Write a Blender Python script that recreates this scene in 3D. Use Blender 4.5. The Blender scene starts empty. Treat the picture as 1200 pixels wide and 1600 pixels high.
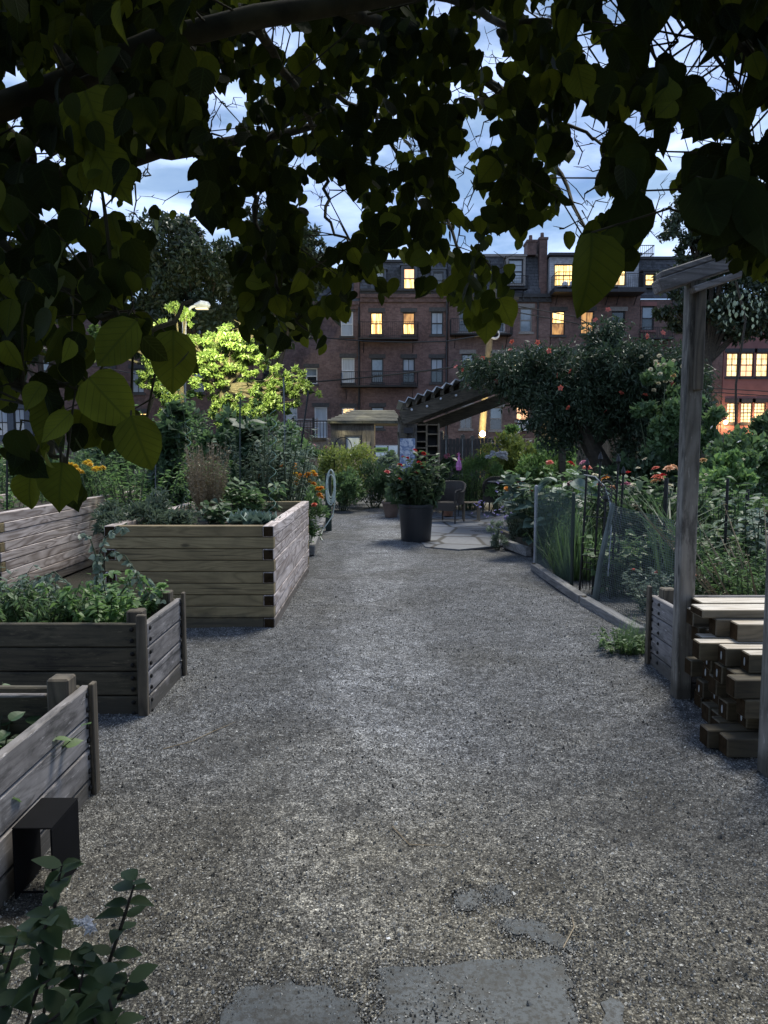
import bpy, math, random
import numpy as np
from mathutils import Vector, Matrix
from math import radians as R, sin, cos, pi

# ------------------------------------------------------------------ camera, sky, light
sc = bpy.context.scene
COL = sc.collection
rng = np.random.default_rng(7)
random.seed(7)
H = 1.5; F = 1155.0; PITCH = math.atan(100.0/1155.0)
cam_d = bpy.data.cameras.new('camera'); cam = bpy.data.objects.new('camera', cam_d); COL.objects.link(cam)
cam_d.sensor_fit = 'VERTICAL'; cam_d.sensor_height = 36; cam_d.lens = 36*F/1600
cam_d.clip_start = 0.05; cam_d.clip_end = 2000
cam.location = (0, 0, H); cam.rotation_euler = (pi/2-PITCH, 0, 0)
sc.camera = cam
sc.view_settings.view_transform = 'Standard'; sc.view_settings.look = 'None'
sc.view_settings.exposure = 1.45; sc.view_settings.gamma = 1.0
try: sc.view_settings.use_curve_mapping = False
except Exception: pass
sc.render.engine = 'CYCLES'
sc.cycles.max_bounces = 6; sc.cycles.diffuse_bounces = 3; sc.cycles.glossy_bounces = 2
sc.cycles.transmission_bounces = 4; sc.cycles.transparent_max_bounces = 8
sc.cycles.caustics_reflective = False; sc.cycles.caustics_refractive = False

def N(t, typ, **kw):
    n = t.nodes.new(typ)
    for k, v in kw.items(): setattr(n, k, v)
    return n
world = bpy.data.worlds.new('World'); sc.world = world; world.use_nodes = True
wt = world.node_tree; wt.nodes.clear()
sky = N(wt, 'ShaderNodeTexSky', sky_type='NISHITA'); sky.sun_disc = False
sky.sun_elevation = R(5); sky.sun_rotation = R(200); sky.air_density = 1.0; sky.ozone_density = 6.0; sky.dust_density = .6
tc = N(wt, 'ShaderNodeTexCoord'); mp = N(wt, 'ShaderNodeMapping'); mp.inputs['Scale'].default_value = (1, 1, 3.2); mp.inputs['Location'].default_value = (2.3, .4, .7)
wt.links.new(tc.outputs['Generated'], mp.inputs['Vector'])
nz = N(wt, 'ShaderNodeTexNoise'); nz.inputs['Scale'].default_value = 3.2; nz.inputs['Detail'].default_value = 9; nz.inputs['Roughness'].default_value = .58; nz.inputs['Distortion'].default_value = .5
wt.links.new(mp.outputs['Vector'], nz.inputs['Vector'])
cr = N(wt, 'ShaderNodeValToRGB'); cr.color_ramp.elements[0].position = .36; cr.color_ramp.elements[1].position = .56; cr.color_ramp.elements[0].color = (.55,.55,.55,1)
wt.links.new(nz.outputs['Fac'], cr.inputs['Fac'])
nz2 = N(wt, 'ShaderNodeTexNoise'); nz2.inputs['Scale'].default_value = 7; nz2.inputs['Detail'].default_value = 8
wt.links.new(mp.outputs['Vector'], nz2.inputs['Vector'])
cc = N(wt, 'ShaderNodeValToRGB'); cc.color_ramp.elements[0].position = .38; cc.color_ramp.elements[1].position = .66
cc.color_ramp.elements[0].color = (2.2, 3.0, 3.9, 1); cc.color_ramp.elements[1].color = (5.3, 6.1, 7.7, 1)
wt.links.new(nz2.outputs['Fac'], cc.inputs['Fac'])
mx = N(wt, 'ShaderNodeMixRGB'); wt.links.new(cr.outputs['Color'], mx.inputs['Fac'])
wt.links.new(sky.outputs['Color'], mx.inputs['Color1']); wt.links.new(cc.outputs['Color'], mx.inputs['Color2'])
bg = N(wt, 'ShaderNodeBackground'); bg.inputs['Strength'].default_value = 0.12
# dusk gradient of the sky itself: palest above the roofs, deeper overhead
sxyz = N(wt, 'ShaderNodeSeparateXYZ'); wt.links.new(tc.outputs['Generated'], sxyz.inputs[0])
gd = N(wt, 'ShaderNodeValToRGB'); e_ = gd.color_ramp.elements; e_[0].position = 0.04; e_[0].color = (.74, .78, .83, 1); e_[1].position = .60; e_[1].color = (.26, .30, .38, 1)
x_ = e_.new(.26); x_.color = (.60, .64, .72, 1); x_ = e_.new(.46); x_.color = (.52, .56, .66, 1)
wt.links.new(sxyz.outputs['Z'], gd.inputs['Fac'])
gm = N(wt, 'ShaderNodeMixRGB', blend_type='MULTIPLY'); gm.inputs['Fac'].default_value = 1; wt.links.new(mx.outputs['Color'], gm.inputs['Color1']); wt.links.new(gd.outputs['Color'], gm.inputs['Color2'])
wt.links.new(gm.outputs['Color'], bg.inputs['Color'])
wo = N(wt, 'ShaderNodeOutputWorld'); wt.links.new(bg.outputs['Background'], wo.inputs['Surface'])

sun_d = bpy.data.lights.new('sun', 'SUN'); sun_d.energy = 1.5; sun_d.angle = R(18); sun_d.color = (1, .97, .87)
sun = bpy.data.objects.new('sun', sun_d); COL.objects.link(sun)
# soft dusk light from the open sky over the path (high, ahead, from the path side)
sun.rotation_euler = Vector((-.25, -.45, -1.0)).to_track_quat('-Z', 'Y').to_euler()

# ------------------------------------------------------------------ pixel helpers (photo is 1200x1600)
Fw = Vector((0, cos(PITCH), -sin(PITCH))); Up = Vector((0, sin(PITCH), cos(PITCH)))
def at(px, py, Y):
    d = Fw + Vector((1, 0, 0))*((px-600)/F) + Up*((800-py)/F)
    return Vector((0, 0, H)) + d*(Y/d.y)
def gr(px, py, z=0.0):
    d = Fw + Vector((1, 0, 0))*((px-600)/F) + Up*((800-py)/F)
    return Vector((0, 0, H)) + d*((z-H)/d.z)

# ------------------------------------------------------------------ mesh building
class MB:
    def __init__(s): s.v = []; s.f = []; s.m = []; s.r = []; s.cur = 0; s.rv = 0.5
    def add(s, vs, fs, mat=None, r=None):
        o = len(s.v); s.v += [tuple(x) for x in vs]
        s.r += [s.rv if r is None else r]*len(vs)
        for f in fs: s.f.append(tuple(o+i for i in f)); s.m.append(s.cur if mat is None else mat)
        return s
    def box(s, x0, x1, y0, y1, z0, z1, mat=None, r=None, M=None):
        vs = [Vector(p) for p in ((x0,y0,z0),(x1,y0,z0),(x1,y1,z0),(x0,y1,z0),(x0,y0,z1),(x1,y0,z1),(x1,y1,z1),(x0,y1,z1))]
        if M is not None: vs = [M @ p for p in vs]
        return s.add(vs, [(3,2,1,0),(4,5,6,7),(0,1,5,4),(1,2,6,5),(2,3,7,6),(3,0,4,7)], mat, r)
    def cbox(s, x0, x1, y0, y1, z0, z1, c=.006, mat=None, r=None, M=None):
        # box with small chamfers on every edge
        vs = []; idx = {}
        X = (x0, x1); Y = (y0, y1); Z = (z0, z1)
        for i in (0,1):
            for j in (0,1):
                for k in (0,1):
                    sx = c if i == 0 else -c; sy = c if j == 0 else -c; sz = c if k == 0 else -c
                    for a, p in enumerate(((X[i], Y[j]+sy, Z[k]+sz), (X[i]+sx, Y[j], Z[k]+sz), (X[i]+sx, Y[j]+sy, Z[k]))):
                        idx[(i,j,k,a)] = len(vs); vs.append(Vector(p))
        fs = []
        def q(l, flip): fs.append(tuple(l[::-1]) if flip else tuple(l))
        for i in (0,1): q([idx[(i,0,0,0)], idx[(i,1,0,0)], idx[(i,1,1,0)], idx[(i,0,1,0)]], i == 0)
        for j in (0,1): q([idx[(0,j,0,1)], idx[(1,j,0,1)], idx[(1,j,1,1)], idx[(0,j,1,1)]], j == 1)
        for k in (0,1): q([idx[(0,0,k,2)], idx[(1,0,k,2)], idx[(1,1,k,2)], idx[(0,1,k,2)]], k == 0)
        for i in (0,1):
            for j in (0,1): fs.append((idx[(i,j,0,0)], idx[(i,j,0,1)], idx[(i,j,1,1)], idx[(i,j,1,0)]))
            for k in (0,1): fs.append((idx[(i,0,k,0)], idx[(i,0,k,2)], idx[(i,1,k,2)], idx[(i,1,k,0)]))
        for j in (0,1):
            for k in (0,1): fs.append((idx[(0,j,k,1)], idx[(0,j,k,2)], idx[(1,j,k,2)], idx[(1,j,k,1)]))
        for i in (0,1):
            for j in (0,1):
                for k in (0,1): fs.append((idx[(i,j,k,0)], idx[(i,j,k,1)], idx[(i,j,k,2)]))
        if M is not None: vs = [M @ p for p in vs]
        return s.add(vs, fs, mat, r)
    def tube(s, pts, rad, n=6, mat=None, r=None, cap=True):
        pts = [Vector(p) for p in pts]
        if not hasattr(rad, '__len__'): rad = [rad]*len(pts)
        o = []; prev = None
        for i, p in enumerate(pts):
            t = (pts[min(i+1, len(pts)-1)]-pts[max(i-1, 0)])
            t = t.normalized() if t.length > 1e-9 else Vector((0,0,1))
            if prev is None:
                a = t.orthogonal().normalized()
            else:
                a = (prev - t*prev.dot(t)); a = a.normalized() if a.length > 1e-6 else t.orthogonal().normalized()
            prev = a; b = t.cross(a)
            for k in range(n):
                an = 2*pi*k/n; o.append(p + (a*cos(an)+b*sin(an))*rad[i])
        fs = []
        for i in range(len(pts)-1):
            for k in range(n):
                fs.append((i*n+k, i*n+(k+1)%n, (i+1)*n+(k+1)%n, (i+1)*n+k))
        if cap: fs.append(tuple(range(n))[::-1]); fs.append(tuple(range((len(pts)-1)*n, len(pts)*n)))
        return s.add(o, fs, mat, r)
    def lathe(s, prof, n=24, c=(0,0,0), mat=None, r=None, M=None):
        vs = []
        for (rr, z) in prof:
            for k in range(n):
                p = Vector((c[0]+rr*cos(2*pi*k/n), c[1]+rr*sin(2*pi*k/n), c[2]+z))
                vs.append(M @ p if M is not None else p)
        fs = [(i*n+k, i*n+(k+1)%n, (i+1)*n+(k+1)%n, (i+1)*n+k) for i in range(len(prof)-1) for k in range(n)]
        return s.add(vs, fs, mat, r)
    def ball(s, c, rad, n=8, mat=None, r=None, sz=1.0):
        m = max(3, n//2)
        prof = [(max(rad*sin(pi*i/m), rad*.02), -rad*sz*cos(pi*i/m)) for i in range(m+1)]
        return s.lathe(prof, n, c, mat, r)
    def build(s, name, mats, parent=None, smooth=False, autos=False):
        me = bpy.data.meshes.new(name); me.from_pydata(s.v, [], s.f)
        if not isinstance(mats, (list, tuple)): mats = [mats]
        for m in mats: me.materials.append(m)
        if len(mats) > 1: me.polygons.foreach_set('material_index', s.m)
        at_ = me.attributes.new('rnd', 'FLOAT', 'POINT'); at_.data.foreach_set('value', s.r)
        if smooth: me.polygons.foreach_set('use_smooth', [True]*len(me.polygons))
        me.update()
        return link(name, me, parent)
WL = {}
def link(name, me, parent=None):
    o = bpy.data.objects.new(name, me); COL.objects.link(o)
    WL[o.name] = Vector((0,0,0))
    if parent is not None:
        o.parent = parent; o.location = -WL[parent.name]
    return o
def thing(name, label, cat, loc=(0,0,0), group=None):
    o = bpy.data.objects.new(name, None); COL.objects.link(o); o.location = loc; o.empty_display_size = .2
    WL[o.name] = Vector(loc)
    return tag(o, label, cat, group)
def tag(o, label=None, cat=None, group=None, kind=None):
    if label: o['label'] = label
    if cat: o['category'] = cat
    if group: o['group'] = group
    if kind: o['kind'] = kind
    return o
def struct(o): o['kind'] = 'structure'; return o
def copy_tree(o, parent=None):
    c = o.copy(); COL.objects.link(c)
    WL[c.name] = WL[o.name].copy()
    if parent: c.parent = parent
    for ch in list(o.children): copy_tree(ch, c)
    return c

# ------------------------------------------------------------------ materials
def mat_base(name):
    m = bpy.data.materials.new(name); m.use_nodes = True; t = m.node_tree; t.nodes.clear()
    out = N(t, 'ShaderNodeOutputMaterial'); p = N(t, 'ShaderNodeBsdfPrincipled')
    t.links.new(p.outputs[0], out.inputs[0]); return m, t, p, out
def ramp(t, fac, stops):
    r = N(t, 'ShaderNodeValToRGB'); e = r.color_ramp.elements
    e[0].position = stops[0][0]; e[0].color = (*stops[0][1], 1); e[1].position = stops[-1][0]; e[1].color = (*stops[-1][1], 1)
    for p, c in stops[1:-1]: x = e.new(p); x.color = (*c, 1)
    t.links.new(fac, r.inputs['Fac']); return r.outputs['Color']
def coords(t, scale=(1,1,1), rnd=True, space='Object'):
    c = N(t, 'ShaderNodeTexCoord'); m = N(t, 'ShaderNodeMapping'); m.inputs['Scale'].default_value = scale
    src = c.outputs[space]
    if rnd:
        a = N(t, 'ShaderNodeAttribute', attribute_name='rnd'); oi = N(t, 'ShaderNodeObjectInfo')
        ad = N(t, 'ShaderNodeMath', operation='ADD'); t.links.new(a.outputs['Fac'], ad.inputs[0]); t.links.new(oi.outputs['Random'], ad.inputs[1])
        sc_ = N(t, 'ShaderNodeVectorMath', operation='SCALE'); cb = N(t, 'ShaderNodeCombineXYZ')
        for i in range(3): t.links.new(ad.outputs[0], cb.inputs[i])
        t.links.new(cb.outputs[0], sc_.inputs[0]); sc_.inputs['Scale'].default_value = 13.7
        va = N(t, 'ShaderNodeVectorMath', operation='ADD'); t.links.new(src, va.inputs[0]); t.links.new(sc_.outputs[0], va.inputs[1]); src = va.outputs[0]
    t.links.new(src, m.inputs['Vector']); return m.outputs['Vector']
def noise(t, vec, scale, detail=4, rough=.5, dist=0.0):
    n = N(t, 'ShaderNodeTexNoise'); n.inputs['Scale'].default_value = scale; n.inputs['Detail'].default_value = detail
    n.inputs['Roughness'].default_value = rough; n.inputs['Distortion'].default_value = dist
    t.links.new(vec, n.inputs['Vector']); return n.outputs['Fac']
def mixc(t, fac, a, b, mode='MIX'):
    m = N(t, 'ShaderNodeMixRGB', blend_type=mode)
    for s, k in ((fac, 'Fac'), (a, 'Color1'), (b, 'Color2')):
        if hasattr(s, 'is_output'): t.links.new(s, m.inputs[k])
        elif k == 'Fac': m.inputs[k].default_value = s
        else: m.inputs[k].default_value = (*s, 1)
    return m.outputs['Color']
def bump(t, p, h, strength=.3, dist=.01):
    b = N(t, 'ShaderNodeBump'); b.inputs['Strength'].default_value = strength; b.inputs['Distance'].default_value = dist
    t.links.new(h, b.inputs['Height']); t.links.new(b.outputs[0], p.inputs['Normal'])
def plain(name, c, rough=.6, metal=0.0, var=.25, sc_=8.0):
    m, t, p, o = mat_base(name); v = coords(t)
    n = noise(t, v, sc_, 5)
    c2 = tuple(x*(1-var) for x in c); c3 = tuple(min(1, x*(1+var)) for x in c)
    t.links.new(ramp(t, n, [(.3, c2), (.7, c3)]), p.inputs['Base Color'])
    p.inputs['Roughness'].default_value = rough; p.inputs['Metallic'].default_value = metal
    bump(t, p, n, .15, .004); return m
def wood(name, ca, cb, axis=0, rough=.75, cc_=None, scale=1.0, knots=True, stain=None, rings=.5, dirt=False, blotch=False):
    m, t, p, o = mat_base(name)
    s = [75*scale]*3; s[axis] = 2.2*scale
    v = coords(t, tuple(s)); f = noise(t, v, 1.0, 5, .65, .4)
    # growth rings: a slow field, stretched along the board, cut into fine bands
    s2 = [7*scale]*3; s2[axis] = .9*scale
    v2 = coords(t, tuple(s2)); fld = noise(t, v2, 1.0, 2, .45, .6)
    mu = N(t, 'ShaderNodeMath', operation='MULTIPLY'); t.links.new(fld, mu.inputs[0]); mu.inputs[1].default_value = 22
    pp_ = N(t, 'ShaderNodeMath', operation='PINGPONG'); t.links.new(mu.outputs[0], pp_.inputs[0]); pp_.inputs[1].default_value = 1.0
    g = mixc(t, rings, f, pp_.outputs[0])
    col = ramp(t, g, [(.15, ca), (.5, tuple(a*.35+b*.65 for a, b in zip(ca, cb))), (.85, cb)])
    vb = coords(t); big = noise(t, vb, 2.6, 6, .65)
    col = mixc(t, ramp(t, big, [(.42, (0,0,0)), (.72, (.6,.6,.6))]), col, cc_ if cc_ else tuple(x*.7 for x in ca))
    # board-to-board difference
    a = N(t, 'ShaderNodeAttribute', attribute_name='rnd')
    col = mixc(t, 1.0, col, ramp(t, a.outputs['Fac'], [(0, (.68,.66,.64)), (1, (1.0,1.0,1.0))]), 'MULTIPLY')
    # knots
    vk = coords(t, tuple(3.2 if i != axis else 1.3 for i in range(3))); vo_ = N(t, 'ShaderNodeTexVoronoi'); vo_.inputs['Scale'].default_value = 1.6; t.links.new(vk, vo_.inputs['Vector'])
    col = mixc(t, ramp(t, vo_.outputs['Distance'], [(.045, (.85,.85,.85)), (.10, (0,0,0))]), col, tuple(x*.3 for x in ca))
    if blotch:   # black algae blotches and pale bare flecks of old timber
        s4 = [14]*3; s4[axis] = 3.5; b1 = noise(t, coords(t, tuple(s4)), 1.0, 6, .72)
        col = mixc(t, ramp(t, b1, [(.50, (0,0,0)), (.64, (.72,.72,.72))]), col, tuple(x*.28 for x in ca))
        s5 = [60]*3; s5[axis] = 9; b2 = noise(t, coords(t, tuple(s5)), 1.0, 4, .75)
        col = mixc(t, ramp(t, b2, [(.60, (0,0,0)), (.70, (.55,.55,.55))]), col, tuple(min(1, x*1.7) for x in cb))
    # dark drying splits along the grain
    s3 = [38]*3; s3[axis] = .9; sp3 = noise(t, coords(t, tuple(s3)), 1.0, 2, .4)
    col = mixc(t, ramp(t, sp3, [(.69, (0,0,0)), (.73, (.75,.75,.75))]), col, tuple(x*.25 for x in ca))
    if dirt:
        tc_ = N(t, 'ShaderNodeTexCoord'); sz = N(t, 'ShaderNodeSeparateXYZ'); t.links.new(tc_.outputs['Object'], sz.inputs[0])
        ns = noise(t, tc_.outputs['Object'], 9, 4, .6); mz = N(t, 'ShaderNodeMath', operation='MULTIPLY_ADD'); t.links.new(ns, mz.inputs[0]); mz.inputs[1].default_value = -.16; t.links.new(sz.outputs['Z'], mz.inputs[2])
        col = mixc(t, ramp(t, mz.outputs[0], [(-.0, (.75,.75,.75)), (.06, (0,0,0))]), col, (.055,.048,.036))
    t.links.new(col, p.inputs['Base Color']); p.inputs['Roughness'].default_value = rough
    bump(t, p, g, .25, .0015); return m
def leafmat(name, ca, cb, cc_=None, trans=.35, rough=.5, tcol=None, spec=.55, veins=False, stops=None):
    m, t, p, o = mat_base(name)
    a = N(t, 'ShaderNodeAttribute', attribute_name='rnd')
    st = stops or ([(0, ca), (.6, cb)] + ([(1, cc_)] if cc_ else [(1, tuple(min(1, x*1.25) for x in cb))]))
    col = ramp(t, a.outputs['Fac'], st)
    v = coords(t, rnd=False); n = noise(t, v, 25, 2)
    col2 = mixc(t, ramp(t, n, [(.3, (.0,)*3), (.75, (.12 if veins == 'soft' else .35,)*3)]), col, tuple(x*.6 for x in ca))
    if veins is True:
        lu = N(t, 'ShaderNodeAttribute', attribute_name='leafuv'); sx = N(t, 'ShaderNodeSeparateXYZ'); t.links.new(lu.outputs['Vector'], sx.inputs[0])
        ab = N(t, 'ShaderNodeMath', operation='ABSOLUTE'); t.links.new(sx.outputs['Y'], ab.inputs[0])
        sb = N(t, 'ShaderNodeMath', operation='MULTIPLY_ADD'); t.links.new(ab.outputs[0], sb.inputs[0]); sb.inputs[1].default_value = -.9; t.links.new(sx.outputs['X'], sb.inputs[2])
        mm = N(t, 'ShaderNodeMath', operation='MULTIPLY'); t.links.new(sb.outputs[0], mm.inputs[0]); mm.inputs[1].default_value = 14
        pg = N(t, 'ShaderNodeMath', operation='PINGPONG'); t.links.new(mm.outputs[0], pg.inputs[0]); pg.inputs[1].default_value = 1.0
        v1 = ramp(t, pg.outputs[0], [(0, (1,1,1)), (.16, (0,0,0))]); v2 = ramp(t, ab.outputs[0], [(.008, (1,1,1)), (.03, (0,0,0))])
        vv = mixc(t, 1.0, v1, v2, 'LIGHTEN'); col2 = mixc(t, mixc(t, 1.0, vv, (.45,.45,.45), 'MULTIPLY'), col2, tuple(min(1, x*2.6) for x in cb)); bump(t, p, vv, .5, -.0012)
    t.links.new(col2, p.inputs['Base Color']); p.inputs['Roughness'].default_value = rough
    p.inputs['Specular IOR Level'].default_value = spec
    tr = N(t, 'ShaderNodeBsdfTranslucent'); t.links.new(mixc(t, .55, col2, tcol or tuple(min(1, x*2.2) for x in cb)), tr.inputs['Color'])
    mx_ = N(t, 'ShaderNodeMixShader'); mx_.inputs[0].default_value = trans
    t.links.new(p.outputs[0], mx_.inputs[1]); t.links.new(tr.outputs[0], mx_.inputs[2]); t.links.new(mx_.outputs[0], o.inputs[0])
    return m
def emit(name, c, s, c2=None, scale=3.0, stretch=(1,1,1)):
    m, t, p, o = mat_base(name); v = coords(t, stretch); n = noise(t, v, scale, 3)
    col = ramp(t, n, [(.35, c2 if c2 else tuple(x*.6 for x in c)), (.6, c)])
    p.inputs['Base Color'].default_value = (*[x*.3 for x in c], 1)
    t.links.new(col, p.inputs['Emission Color']); p.inputs['Emission Strength'].default_value = s
    p.inputs['Roughness'].default_value = .15
    return m

# ------------------------------------------------------------------ leaves in bulk (numpy)
def unit(a): return a/np.maximum(np.linalg.norm(a, axis=1, keepdims=True), 1e-9)
def strip_leaf(us, ws, curl=.12, fold=.12, back=0.0):
    v = []; f = []
    n = len(us)
    for u, w in zip(us, ws):
        z = -curl*u*u
        v.append((u, 0, z))
    for u, w in zip(us, ws): v.append((u-back*w*(1 if u < .3 else 0), w, -curl*u*u+fold*w))
    for u, w in zip(us, ws): v.append((u-back*w*(1 if u < .3 else 0), -w, -curl*u*u+fold*w))
    for i in range(n-1):
        for s in (1, 2):
            a, b, c, d = i, i+1, s*n+i+1, s*n+i
            if ws[i] == 0 and ws[i+1] == 0: continue
            if ws[i] == 0: q = (a, b, c)
            elif ws[i+1] == 0: q = (a, b, d)
            else: q = (a, b, c, d)
            f.append(q if s == 2 else q[::-1])
    return np.array(v, float), f
DIAMOND = (np.array([(0,0,0),(.42,-.27,.05),(1,0,-.1),(.42,.27,.05)], float), [(0,1,2),(0,2,3)])
LANCE = (np.array([(0,0,0),(.35,-.15,.03),(.7,-.12,-.03),(1,0,-.18),(.7,.12,-.03),(.35,.15,.03)], float), [(0,1,2,3),(0,3,4,5)])
OVATE = strip_leaf([0,.12,.35,.62,.85,1], [0,.2,.33,.27,.12,0], .18, .25)
HEART = strip_leaf([0,.05,.18,.38,.58,.76,.9,1.06], [.0,.22,.39,.47,.42,.29,.13,0], .14, .16, .07)
BLADE = (np.array([(0,-.02,0),(0,.02,0),(.35,-.022,.0),(.35,.022,.0),(.7,-.015,-.1),(.7,.015,-.1),(1,0,-.28)], float), [(0,2,3,1),(2,4,5,3),(4,6,5)])
def leaf_mesh(name, P, T, Nn, L, shape, mat, parent=None, r=None, smooth=False):
    tv, tf = shape
    n = len(P); T = unit(np.asarray(T)); Nn = np.asarray(Nn); B = unit(np.cross(Nn, T)); Nn = np.cross(T, B)
    L = np.asarray(L).reshape(-1, 1, 1)
    wv = rng.uniform(.72, 1.12, (n, 1, 1)); cv = rng.uniform(-.4, 2.6, (n, 1, 1))
    V = P[:, None, :] + L*(tv[None, :, 0:1]*T[:, None, :] + wv*tv[None, :, 1:2]*B[:, None, :] + cv*tv[None, :, 2:3]*Nn[:, None, :])
    V = V.reshape(-1, 3); k = len(tv)
    me = bpy.data.meshes.new(name)
    lens = [len(f) for f in tf]; flat = np.concatenate([np.array(f) for f in tf])
    loops = (flat[None, :] + (np.arange(n)*k)[:, None]).ravel()
    tot = np.tile(lens, n); st = np.concatenate([[0], np.cumsum(tot)[:-1]])
    me.vertices.add(len(V)); me.vertices.foreach_set('co', V.ravel().astype(np.float32))
    me.loops.add(len(loops)); me.loops.foreach_set('vertex_index', loops.astype(np.int32))
    me.polygons.add(len(tot)); me.polygons.foreach_set('loop_start', st.astype(np.int32))
    try: me.polygons.foreach_set('loop_total', tot.astype(np.int32))
    except Exception: pass
    if r is None: r = rng.random(n)
    a = me.attributes.new('rnd', 'FLOAT', 'POINT'); a.data.foreach_set('value', np.repeat(r, k).astype(np.float32))
    if smooth:
        lv = me.attributes.new('leafuv', 'FLOAT_VECTOR', 'POINT'); lv.data.foreach_set('vector', np.tile(tv, (n, 1)).ravel().astype(np.float32))
    me.polygons.foreach_set('use_smooth', np.full(len(tot), bool(smooth)))
    me.materials.append(mat); me.update(calc_edges=True)
    return link(name, me, parent)
def ball_pts(n):
    d = unit(rng.normal(size=(n, 3))); return d*(rng.random((n, 1))**(1/3))
# ------------------------------------------------------------------ material library
M = {}
M['weathered'] = wood('weathered_wood', (.12,.11,.105), (.40,.37,.36), 1, .8, rings=.25, dirt=True, blotch=True)
M['weathered_x'] = wood('weathered_wood_cross', (.10,.09,.085), (.36,.33,.32), 0, .8, blotch=True)
M['silver'] = wood('silvered_timber', (.27,.21,.185), (.80,.70,.66), 1, .75, (.30,.24,.20), .8, dirt=True, rings=.62)
M['treated_x'] = wood('treated_timber', (.165,.122,.058), (.42,.325,.17), 0, .75, (.15,.115,.06), rings=.38, dirt=True)
M['treated_p'] = wood('olive_stored_timber', (.07,.052,.028), (.19,.145,.08), 0, .75, (.05,.04,.02), rings=.3)
M['dark_x'] = wood('dark_damp_board', (.04,.034,.022), (.15,.125,.08), 0, .8, (.03,.028,.02), rings=.22, dirt=True, blotch=True)
M['dark_z'] = wood('dark_upright_board', (.06,.05,.038), (.19,.155,.11), 2, .8, (.035,.03,.02))
M['post_z'] = wood('grey_post_wood', (.11,.10,.085), (.34,.31,.27), 2, .8, (.08,.07,.05), dirt=True, blotch=True)
M['endgrain'] = plain('end_grain', (.034,.022,.012), 1.0, var=.4, sc_=30)
M['lit_top_x'] = wood('sky_lit_timber_top', (.40,.34,.27), (.80,.73,.64), 0, .7, (.42,.33,.22))
M['brown_x'] = wood('brown_stored_timber', (.05,.039,.024), (.15,.12,.07), 0, .75, (.03,.025,.016), rings=.3)
M['shed'] = wood('shed_boards', (.09,.08,.07), (.27,.24,.21), 2, .85)
M['beam'] = wood('pergola_beam', (.05,.042,.03), (.15,.125,.09), 0, .8)
M['shelf'] = wood('shelf_wood', (.16,.12,.08), (.36,.29,.20), 2, .7)
M['yellowwood'] = wood('yellow_board', (.20,.15,.06), (.40,.32,.15), 2, .7)
M['kerb'] = wood('kerb_timber', (.17,.165,.16), (.36,.35,.34), 1, .85)
M['soil'] = plain('soil', (.035,.026,.018), .95, var=.5, sc_=18)
M['black'] = plain('black_paint', (.004,.004,.005), .85, var=.3)
M['blackiron'] = plain('black_iron', (.015,.015,.016), .5, .3)
M['paper'] = plain('grey_paper_tag', (.34,.34,.33), .7)
M['bolt'] = plain('bolt_head', (.012,.011,.010), .5, .5)
M['black'].node_tree.nodes['Principled BSDF'].inputs['Specular IOR Level'].default_value = .15
M['endgrain'].node_tree.nodes['Principled BSDF'].inputs['Specular IOR Level'].default_value = .05
M['potblack'] = plain('black_plastic_pot', (.018,.020,.024), .42, var=.2, sc_=3)
M['terracotta'] = plain('brown_pot', (.13,.085,.065), .6, var=.2)
M['wicker'] = None
M['metal'] = plain('galvanised_metal', (.42,.44,.48), .4, .6, .15)
M['grey'] = plain('grey_paint', (.30,.31,.33), .5)
M['white'] = plain('white_paint', (.66,.67,.70), .5, var=.08)
M['greenpost'] = plain('dark_green_post', (.02,.035,.028), .5)
M['mesh'] = plain('green_wire', (.05,.085,.07), .5, .2)
M['meshgrey'] = plain('grey_wire', (.11,.135,.13), .5, .2)
M['hose'] = plain('hose', (.50,.55,.48), .4)
M['cable'] = plain('cable', (.008,.008,.009), .6)
def brick(name, c1, c2, mortar, var=.3, sc_=1.0):
    m, t, p, o = mat_base(name)
    c = N(t, 'ShaderNodeTexCoord'); sp = N(t, 'ShaderNodeSeparateXYZ'); cb = N(t, 'ShaderNodeCombineXYZ')
    t.links.new(c.outputs['Object'], sp.inputs[0])
    ad = N(t, 'ShaderNodeMath', operation='ADD'); t.links.new(sp.outputs['X'], ad.inputs[0]); t.links.new(sp.outputs['Y'], ad.inputs[1])
    t.links.new(ad.outputs[0], cb.inputs['X']); t.links.new(sp.outputs['Z'], cb.inputs['Y'])
    b = N(t, 'ShaderNodeTexBrick'); b.inputs['Scale'].default_value = 1.0
    b.inputs['Brick Width'].default_value = .24*sc_; b.inputs['Row Height'].default_value = .085*sc_; b.inputs['Mortar Size'].default_value = .008*sc_
    b.inputs['Color1'].default_value = (*c1, 1); b.inputs['Color2'].default_value = (*c2, 1); b.inputs['Mortar'].default_value = (*mortar, 1); b.inputs['Bias'].default_value = -.1
    t.links.new(cb.outputs[0], b.inputs['Vector'])
    n = noise(t, c.outputs['Object'], .6, 5, .65); n2 = noise(t, c.outputs['Object'], 5, 4, .7)
    col = mixc(t, ramp(t, n, [(.35, (0,0,0)), (.65, (.8,.8,.8))]), b.outputs['Color'], tuple(x*.45 for x in c1))
    col = mixc(t, ramp(t, n2, [(.45, (0,0,0)), (.75, (.45,.45,.45))]), col, tuple(min(1, x*1.5) for x in c2))
    t.links.new(col, p.inputs['Base Color']); p.inputs['Roughness'].default_value = .85
    bump(t, p, b.outputs['Fac'], .3, -.01); return m
M['brick'] = brick('red_brick', (.15,.082,.070), (.25,.145,.125), (.17,.14,.13))
M['brick2'] = brick('dull_red_brick', (.15,.088,.076), (.245,.15,.13), (.16,.135,.13))
M['brick3'] = brick('brown_brick', (.13,.076,.064), (.21,.122,.104), (.12,.10,.10))
M['pinkbrick'] = plain('pink_render', (.22,.095,.085), .8, var=.15, sc_=2)
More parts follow.
